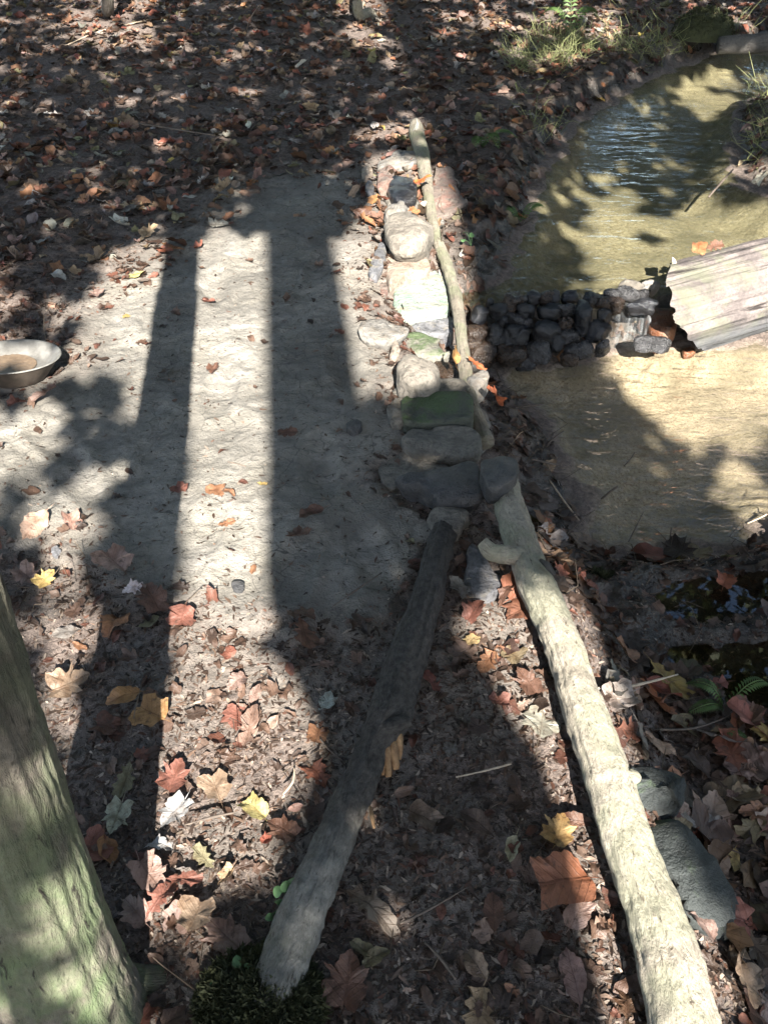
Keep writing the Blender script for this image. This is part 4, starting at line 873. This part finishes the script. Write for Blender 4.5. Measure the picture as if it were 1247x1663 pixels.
# ---------------------------------------------------------------- twigs
TW = [((1030, 735, ZL + .02), (1012, 757, ZL - .01), .004, 'short dark twig floating alone in the lower pool'), ((1002, 790, ZL + .05), (975, 812, ZL), .005, 'dark twig poking out of the pool near the left bank'),
      ((915, 700, ZL + .08), (885, 738, ZL), .004, 'thin twig leaning over the pool from the debris bank'), ((882, 657, ZL + .05), (835, 667, ZL + .02), .006, 'black stick at the upper end of the debris bank'),
      ((1090, 857, ZL + .06), (1090, 900, ZL), .004, 'upright dark twig at the near pool shore'), ((905, 755, ZL + .06), (860, 765, ZL + .04), .007, 'stubby dark stick across the debris bank'),
      ((940, 845, ZL + .05), (890, 790, ZL + .04), .004, 'long pale twig slanting down the debris bank'), ((1245, 835, ZL + .02), (1212, 852, ZL), .004, 'light straw floating at the right shore'),
      ((1045, 830, ZL + .04), (1020, 880, ZL), .003, 'thin curved twig in the reflection of the pool'), ((540, 985, .02), (620, 930, .03), .003, 'thin twig lying on shaded mud left of dark log'),
      ((370, 752, .01), (400, 762, .01), .003, 'short twig on the sunlit mud strip'), ((460, 1290, .03), (478, 1245, .02), .003, 'yellow straw left of the grey log'),
      ((300, 1340, .03), (380, 1320, .02), .003, 'dark leaf stalk lying beside the white leaf'), ((650, 1500, .03), (760, 1440, .02), .003, 'thin twig in shade between the logs'),
      ((690, 1530, .02), (740, 1590, .02), .005, 'brown stick near the bottom between the logs'), ((830, 1240, .02), (740, 1262, .02), .003, 'straw crossing the soil left of the pale log'),
      ((1000, 1140, -.1), (1100, 1095, -.14), .005, 'dark stick on the leaf bank right of the pale log'), ((1060, 1185, -.12), (1190, 1160, -.15), .004, 'thin stick below the near fern'),
      ((110, 85, .05), (240, 40, .08), .008, 'fallen grey twig on far left leaves'), ((225, 200, .05), (350, 220, .05), .007, 'bare twig on the leaves behind the mud'), ((400, 60, .05), (420, 10, .3), .006, 'thin upright twig among far leaves'),
      ((880, 60, .05), (960, 130, .03), .007, 'arching twig on the sunlit far bank'), ((1150, 320, ZU + .04), (1190, 275, ZU + .1), .008, 'bent root twig at the right bank of the upper pool'), ((560, 1240, .0), (520, 1200, .02), .003, 'small twig leading to the log break')]
for a, b, r, lb in TW:
    A_, B_ = W(*a), W(*b); 
    for P_ in (A_, B_):
        g = gz(P_[0], P_[1]); P_[2] = max(P_[2], g + r)
    mid = (A_ + B_) / 2 + rng.normal(0, .05, 3) * np.linalg.norm(B_ - A_); mid[2] = max((A_[2] + B_[2]) / 2, gz(mid[0], mid[1]) + r)
    o0 = (A_ + B_) / 2; V, F, uv = tube([A_, mid, B_], [r * .5, r * .7, r * .5], sides=7, rings=10, amp=.001, freq=60)
    o = link_mesh('twig', V - o0, F, M['twig_pale' if ('pale' in lb or 'straw' in lb or 'grey' in lb) else 'twig'], loc=o0); tag(o, lb, 'twig', 'loose twigs on the ground')
# tangle of small roots and twigs on the banks
def strands(name, n0, where, lmin, lmax, r, mat, up=.3):
    x = rng.uniform(-3.2, 4, n0); y = rng.uniform(.4, 7.5, n0); z, mu, sa, we, iw, sl2 = terrain(x, y); k = rng.random(n0) < where(x, y, mu, sa, we, iw, sl2); x, y, z = x[k], y[k], z[k]
    V = []; F = []
    for i in range(len(x)):
        a = rng.uniform(0, 6.28); l = rng.uniform(lmin, lmax); d = np.array([math.cos(a), math.sin(a), 0]) * l; e = rng.normal(0, .25, 3) * l
        p0 = np.array([x[i], y[i], z[i]]); p2 = p0 + d; p2[2] = z[i] + rng.uniform(0, up) * l; p1 = (p0 + p2) / 2 + e; p1[2] = max(p1[2], z[i] + .004)
        s = np.array([-d[1], d[0], 0]) / l * r * rng.uniform(.5, 1.3); u = np.array([0, 0, r]); b = len(V)
        for p, f in ((p0, 1), (p1, .8), (p2, .3)): V += [p - s * f, p + u * f * 1.2, p + s * f]
        for t in (0, 3):
            for j in range(3): F.append((b + t + j, b + t + (j + 1) % 3, b + t + 3 + (j + 1) % 3, b + t + 3 + j))
    tag(link_mesh(name, V, np.array(F), mat), kind='stuff')
strands('root_debris', 26000, lambda x, y, mu, sa, we, iw, s: np.where((iw > -.03) & (iw < .30) & (mu < .3), .5, np.where((iw > 0) & (mu < .3), .07, 0)), .03, .14, .0018, M['rootlet'], .5)
strands('bank_grass', 60000, lambda x, y, mu, sa, we, iw, s: np.where((iw > .03) & (iw < .9) & (y > 4.6) & (x > .8), .9 * sstep(.5, .62, fbm(x * 2.2, y * 2.2, 71)), 0), .06, .16, .0022, M['grass'], 1.6)

# ---------------------------------------------------------------- ferns, herbs, moss, saplings
def frond(P, r_leaf, mat, name, parent, o0):
    C = catmull(P, 22); V = []; F = []
    T = np.gradient(C, axis=0); T /= np.linalg.norm(T, axis=1)[:, None]
    for i in range(2, 22):
        t = i / 21; ll = r_leaf * math.sin(math.pi * (.12 + .86 * t)) ** .8; S = np.cross(T[i], [0, 0, 1]); S /= np.linalg.norm(S) + 1e-9
        for sg in (-1, 1):
            d = (S * sg + T[i] * .35); d /= np.linalg.norm(d); wv = T[i] * ll * .16; b = len(V); dz = np.array([0, 0, -.25 * ll])
            V += [C[i] - wv * .6, C[i] + d * ll * .55 - wv, C[i] + d * ll + dz, C[i] + d * ll * .5 + wv]; F.append((b, b + 1, b + 2, b + 3))
    V2, F2, _ = tube(C, [.0022, .001], sides=5, rings=22); off = len(V)
    V = np.vstack([np.array(V), V2]) - o0; F = F + [tuple(q + off for q in f) for f in F2]
    return link_mesh(name, V, F, mat, parent)
def fern(px, py, fr, lb, r_leaf, zoff=0):
    p = W(px, py, 0); 
    for _ in range(3): p = W(px, py, gz(p[0], p[1]))
    e = empty('fern', p, lb, 'fern')
    for ax_, ln2, hg in fr:
        d = np.array([math.cos(ax_), math.sin(ax_), 0]); frond([p, p + d * ln2 * .35 + [0, 0, hg], p + d * ln2 * .7 + [0, 0, hg * 1.1], p + d * ln2 + [0, 0, hg * .6]], r_leaf, M['fern'], 'frond', e, p)
fern(1175, 1150, [(2.6, .10, .05), (.4, .12, .06), (3.4, .10, .03)], 'green fern on the muddy bank right of the pale log', .022)
fern(783, 240, [(-1.2, .18, .09), (-2.0, .15, .07), (.0, .18, .08)], 'green fern on the bank above the red brown slab', .035)
fern(925, 60, [(1.6, .3, .2), (2.6, .25, .15), (.6, .25, .15)], 'small light green fern in the far sunlit leaves', .06)
fern(1160, 1190, [(-.6, .08, .03)], 'little fern sprig just below the larger bank fern', .016)
fern(845, 560 - 200, [(2.6, .12, .05), (.6, .14, .06)], 'pale fern tuft at the water edge of the upper pool', .035)
def herb(px, py, spots, lb):
    p = W(px, py, gz(*W(px, py)[:2])); e = empty('seedling', p, lb, 'plant')
    for (a, b, z, r) in spots:
        q = W(a, b, z); put_tube('stem', e, M['herb'], [p, (p + q) / 2 + [0, 0, .01], q], [.0016, .001], p, sides=5, rings=8)
        nn = 14; ang = rng.uniform(0, 6.28); V = [(0, 0, .002)] + [(r * math.cos(t) * 1.15, r * math.sin(t), .003 * math.sin(2 * t)) for t in np.linspace(0, 6.28, nn, endpoint=False)]
        o = link_mesh('leaf', V, [(0, 1 + j, 1 + (j + 1) % nn) for j in range(nn)], M['herb'], e, loc=q - p); o.rotation_euler = (.35, rng.uniform(-.3, .3), ang)
herb(480, 1462, [(452, 1448, .05, .010), (464, 1440, .06, .009), (478, 1432, .07, .011), (452, 1465, .04, .007), (438, 1490, .03, .007), (490, 1424, .08, .007)], 'seedling with round green leaves beside the grey log')
herb(395, 1620, [(348, 1605, .05, .0105), (370, 1585, .05, .008), (386, 1562, .06, .009), (402, 1570, .06, .006)], 'seedling with larger round green leaves by the moss clump')
herb(765, 400, [(757, 378, .05, .016), (766, 382, .04, .012), (752, 390, .03, .010)], 'green seedling beside the sunlit end of the bank')
def moss(name, px, py, rx, ry, h, n0, lb, zb=0.0):
    p = W(px, py, zb); V = []; F = []
    for i in range(n0):
        a = rng.uniform(0, 6.28); q = math.sqrt(rng.random()); x, y = rx * q * math.cos(a), ry * q * math.sin(a); top = h * (1 - q * q) ** .5 * (.75 + .5 * vn(x * 40 + 50, y * 40 + 50))
        d = np.array([x / rx, y / ry, 1.0]) * .005 + rng.normal(0, .006, 3); l = np.array([x, y, top]); b = len(V); s = rng.normal(0, .0010, 3)
        V += [l - s, l + s, l + d + s * .3, l + d * .5 + rng.normal(0, .004, 3)]; F.append((b, b + 1, b + 2, b + 3))
    e = empty(name, p, lb, 'moss'); tag(link_mesh('moss_strands', V, np.array(F), M['moss'], e), kind='stuff')
    nn, rr = 28, 7; Vb = [(rx * k / 6 * math.cos(t) * .97, ry * k / 6 * math.sin(t) * .97, h * math.sqrt(max(0, 1 - (k / 6) ** 2)) * .93 - .01) for k in range(rr) for t in np.linspace(0, 6.28, nn, endpoint=False)]
    link_mesh('moss_cushion', Vb, [tuple(f) for f in grid_faces(rr, nn, True)], M['moss'], e)
moss('moss_clump', 424, 1632, .105, .085, .058, 22000, 'dark green moss clump on the bottom end of the grey log', .0)
moss('moss_clump', 1140, 58, .22, .16, .16, 4000, 'green mossy hummock on the far bank of the stream', .02)
moss('moss_clump', 968, 945, .06, .04, .02, 1500, 'thin dark moss patch at the corner of the near pool', -.2)

def sapling(name, P, r, lb, mat, cat='sapling'):
    P = [W(*p) for p in P]; o0 = P[0].copy(); e = empty(name, o0, lb, cat)
    put_tube('stem', e, M[mat], P + [P[-1] + [.1, .3, 1.2], P[-1] + [.15, .5, 2.6]], [r, r * .9, r * .8, r * .7, r * .5, r * .2][: len(P) + 2], o0, sides=14, rings=40, amp=.003, freq=15, seed=2)
    return e, P
sapling('pale_sapling', [(612, 42, 0.0), (600, 22, .06), (580, -6, .22)], .045, 'pale curved sapling stem rising from far leaves at the top', 'pale_log')
sapling('thin_sapling', [(174, 22, 0.03), (174, 8, .12), (175, -12, .3)], .05, 'dark thin tree stem at the top left', 'far_bark')
P = [W(1165, 74, .02), W(1200, 72, .03), W(1250, 66, .05), W(1340, 40, .1)]
e = empty('dead_branch', P[0], 'dark dead branch lying across the far right bank', 'branch'); put_tube('branch_wood', e, M['dark_log'], P, [.05, .055, .06, .06], P[0], sides=18, rings=40, amp=.008, freq=10, seed=5)

# ---------------------------------------------------------------- the wood around: trees behind (leaves added and shaped to shade the ground) and beyond (mirrored in the water)
def quads(C, size, mat, name, parent, o0, normal=None, jitter=1.0):
    n0 = len(C); d1 = rng.normal(0, 1, (n0, 3)); 
    if normal is not None: nn = np.asarray(normal)[None] + rng.normal(0, jitter, (n0, 3))
    else: nn = rng.normal(0, 1, (n0, 3)) + [0, 0, .6]
    nn /= np.linalg.norm(nn, axis=1)[:, None]; a = np.cross(nn, d1); a /= np.linalg.norm(a, axis=1)[:, None]; b = np.cross(nn, a)
    s = np.asarray(size).reshape(-1, 1) * np.ones((n0, 1))
    V = np.stack([C - a * s, C - b * s * .62 + a * s * .15, C + a * s, C + b * s * .62 + a * s * .15], 1).reshape(-1, 3) - o0
    return link_mesh(name, V, np.arange(n0 * 4).reshape(-1, 4), mat, parent, smooth=False)

# sunlit openings, given where they fall on the ground as seen in the photograph: outline, share of light let through
LIT = [
    ([(-40, 690), (40, 670), (120, 590), (150, 500), (200, 455), (275, 405), (300, 420), (290, 520), (262, 700), (235, 850), (190, 885), (90, 890), (-40, 850)], .86),
    ([(-30, 440), (60, 430), (150, 430), (120, 520), (60, 560), (-30, 560)], .55),
    ([(-30, 545), (20, 550), (25, 610), (-30, 610)], 1.0), ([(76, 548), (105, 560), (90, 610), (70, 600)], .8),
    ([(150, 470), (200, 400), (280, 390), (275, 440), (180, 500)], .6),
    ([(300, 470), (318, 415), (345, 385), (430, 375), (560, 395), (620, 300), (750, 262), (764, 340), (768, 600), (740, 622), (640, 640), (600, 640), (560, 660), (480, 700), (445, 900), (445, 1030), (380, 1010), (270, 990), (270, 880), (296, 620)], 1.0),
    ([(600, 205), (700, 200), (740, 262), (600, 290)], .6),
    ([(268, 1000), (445, 1020), (560, 1090), (560, 1190), (500, 1290), (400, 1420), (290, 1530), (180, 1560), (150, 1400), (255, 1200)], .88), ([(270, 1060), (400, 1050), (560, 1110), (600, 1200), (500, 1290), (270, 1250)], 1.0),
    ([(205, 1300), (330, 1290), (330, 1420), (200, 1480), (180, 1440)], 1.0),
    ([(20, 900), (110, 905), (165, 990), (125, 1230), (90, 1150)], .65),
    ([(740, 975), (830, 960), (900, 1150), (890, 1300), (800, 1130)], .8),
    ([(800, 820), (870, 820), (950, 1040), (880, 1040)], .45),
    ([(870, 1030), (960, 1030), (1060, 1300), (1190, 1600), (1200, 1720), (970, 1720), (890, 1500), (845, 1300), (845, 1200), (880, 1160)], 1.0),
    ([(1040, 1310), (1080, 1330), (1090, 1490), (1050, 1480)], .7),
    ([(955, 430), (1060, 400), (1100, 340), (1300, 330), (1300, 690), (1180, 720), (1080, 700), (1035, 660), (1000, 600), (975, 500)], 1.0),
    ([(1170, 770), (1300, 750), (1300, 880), (1180, 860)], .6),
    ([(900, 290), (1230, 260), (1230, 330), (1100, 340), (1020, 400), (940, 420), (920, 360)], .3),
    ([(950, 130), (1280, 90), (1280, 180), (1000, 185)], .45),
    ([(100, -40), (240, -40), (250, 80), (130, 80)], .95), ([(370, 145), (460, 140), (470, 175), (380, 180)], .5),
    ([(540, -20), (650, -20), (650, 90), (560, 80)], .6), ([(770, -30), (1010, -30), (1000, 70), (890, 120), (790, 60)], .9), ([(560, 60), (760, 20), (780, 100), (640, 110)], .25),
    ([(640, 270), (760, 262), (764, 340), (640, 340)], 1.0),
]
def light_share(x, y):
    "for sun rays through (x, y, 0): share let through where they land"
    hx, hy = x.copy(), y.copy()
    for _ in range(3):
        z = terrain(hx, hy, False)[0]; k = -z / SUN[2]; hx, hy = x - SUN[0] * k, y - SUN[1] * k
    z = terrain(hx, hy, False)[0]; u, v, dp = PX(hx, hy, z); s = np.zeros(len(x)); ok = dp > .1
    for P, f in LIT: s = np.where(ok & inside(np.array(P, float), u, v), np.maximum(s, f), s)
    return s, hx, hy
def trunk_lit(x, y):
    "rays that end on the foreground trunk"
    a = (x - TB[0]) + .114 * (y - TB[1]); t = y - TB[1]
    on = (np.abs(a) < .12) & (t > -.2) & (t < .7)
    lit = on & ((a < -.030) | (a > .018)) & (t < .62 + .8 * a)
    return np.where(lit, 1, np.where((np.abs(a) < .085) & (t > -.1) & (t < 1.7), 2, 0))
n0 = 30000; y = -.6 + 13.5 * rng.random(n0) ** .8; x = rng.uniform(-1, 1, n0) * (.52 * np.maximum(y, 0) + 1.3)
wgt = (.52 * np.maximum(y, 0) + 1.3); kk = rng.random(n0) < 1; x, y = x[kk], y[kk]
clm = fbm(x * 5.5, y * 4, 90, 3)
sh_max = np.zeros(len(x))
for ddx, ddy in ((0, 0), (.035, 0), (-.035, 0), (0, .05), (0, -.05)):
    s, _, _ = light_share(x + ddx, y + ddy); sh_max = np.maximum(sh_max, s)
prob = np.where(sh_max >= .99, 0.0, np.where(sh_max > 0, (clm > .38 + .30 * sh_max) * .9, 1.0))
prob = np.where(trunk_lit(x, y) == 1, 0, np.where(trunk_lit(x, y) == 2, 1, prob))
kk = rng.random(len(x)) < prob; x, y = x[kk], y[kk]
hgt = rng.uniform(2.3, 5.2, len(x)); t = hgt / SUN[2]
SHADE_LEAVES = np.stack([x, y, 0 * x], 1) + SUN[None] * t[:, None]  # unseen leaves added along sun rays to shade ground outside the openings
BT = [(.335, -2.5, .155, 9, 'tall bent tree standing behind the viewer'), (1.54, -5.0, .28, 13, 'thick tree standing behind and right of the viewer'), (-2.3, -3.0, .2, 11, 'tree standing behind and left of the viewer'),
      (4.3, -2.2, .22, 12, 'tree far right of the viewer beyond the stream'), (-4.2, 1.2, .2, 12, 'tree far left of the path'), (-.218, -2.0, .033, 6.5, 'thin young tree standing just behind the viewer')]
own = np.argmin(np.stack([np.hypot(SHADE_LEAVES[:, 0] - b[0], SHADE_LEAVES[:, 1] - b[1]) + (9 if b[2] < .1 else 0) for b in BT], 1), 1)
for i, (bx, by, r, H, lb) in enumerate(BT):
    o0 = np.array([bx, by, gz(bx, by)]); e = empty('forest_tree', o0, lb, 'tree', 'trees around the viewer')
    crook = .23 if i == 0 else 0  # bend added to the unseen trunk to shift its shadow on the near ground
    put_tube('trunk', e, M['far_bark'], [o0 - [-crook, 0, .2], o0 + [crook, 0, 2.35], o0 + [crook, 0, 2.65], o0 + [0, 0, 3.05], o0 + [0, 0, 4], o0 + [.0, 0, 6.5], o0 + [.1, .1, H]], [r * 1.15, r, r, r, r * .97, r * .85, r * .3], o0, sides=24, rings=70, amp=.01, freq=5, seed=i)
    for k in range(5):
        a = rng.uniform(0, 6.28); z0 = rng.uniform(H * .78 if i == 1 else min(5.0, H * .7), H * .85); p = o0 + [0, 0, z0]; d = np.array([math.cos(a), math.sin(a), .5]) * rng.uniform(1, 1.8)
        put_tube('limb', e, M['far_bark'], [p, p + d * .5, p + d + [0, 0, .3]], [r * .3, r * .2, r * .06], o0, sides=8, rings=10)
    C = SHADE_LEAVES[own == i]
    if len(C): quads(C, rng.uniform(.055, .10, len(C)), M['canopy'], 'crown', e, o0, SUN, .45)  # these crowns are the added shade leaves, split by nearest trunk
C = TB + [0, .3, 7] + rng.normal(0, 1, (500, 3)) * [.8, .8, .8]; quads(C, rng.uniform(.06, .1, 500), M['canopy'], 'crown', tree, TB * [1, 1, 0])

FT = [(-7.5, 11, 11), (-5.2, 14, 13), (-3.4, 10.5, 10), (-1.8, 16, 15), (-.6, 11.5, 11), (.9, 14.5, 13), (2.3, 11.5, 8), (2.9, 17, 9), (4.9, 11.5, 5), (7.4, 14.5, 7), (9, 9.5, 11), (-9, 17, 14), (-3, 23, 16), (11, 14, 9), (12, 7, 12), (-9.5, 7.5, 12), (-5.6, 3, 12), (-5.0, 6.5, 13), (5.9, 2.3, 12), (6.2, 6.2, 13), (-6.5, -1.5, 12), (7.5, -3, 12)]
for i, (bx, by, H) in enumerate(FT):
    r = rng.uniform(.10, .22); o0 = np.array([bx, by, gz(bx, by)]); e = empty('forest_tree', o0, 'forest tree standing out of view and mirrored in the stream', 'tree', 'trees mirrored in the stream')
    put_tube('trunk', e, M['far_bark'], [o0 - [0, 0, .2], o0 + [.05, 0, H * .4], o0 + [-.05, .1, H]], [r * 1.15, r * .85, r * .25], o0, sides=14, rings=24, amp=.01, freq=5, seed=i)
    cl = []
    for k in range(34 if by < 7 else 16):
        c = np.array([rng.normal(0, 1.25 + .5 * (by < 7)), rng.normal(0, 1.25 + .5 * (by < 7)), rng.uniform(.14 + .26 * (by < 7), 1.0) ** 1.0 * H]); cl.append(o0 + c + rng.normal(0, 1, (85, 3)) * [.55, .55, .38])
    C = np.vstack(cl); C = C[C[:, 2] > .6]; quads(C, rng.uniform(.13, .24, len(C)), M['canopy_y' if i % 3 == 0 else 'canopy'], 'crown', e, o0)
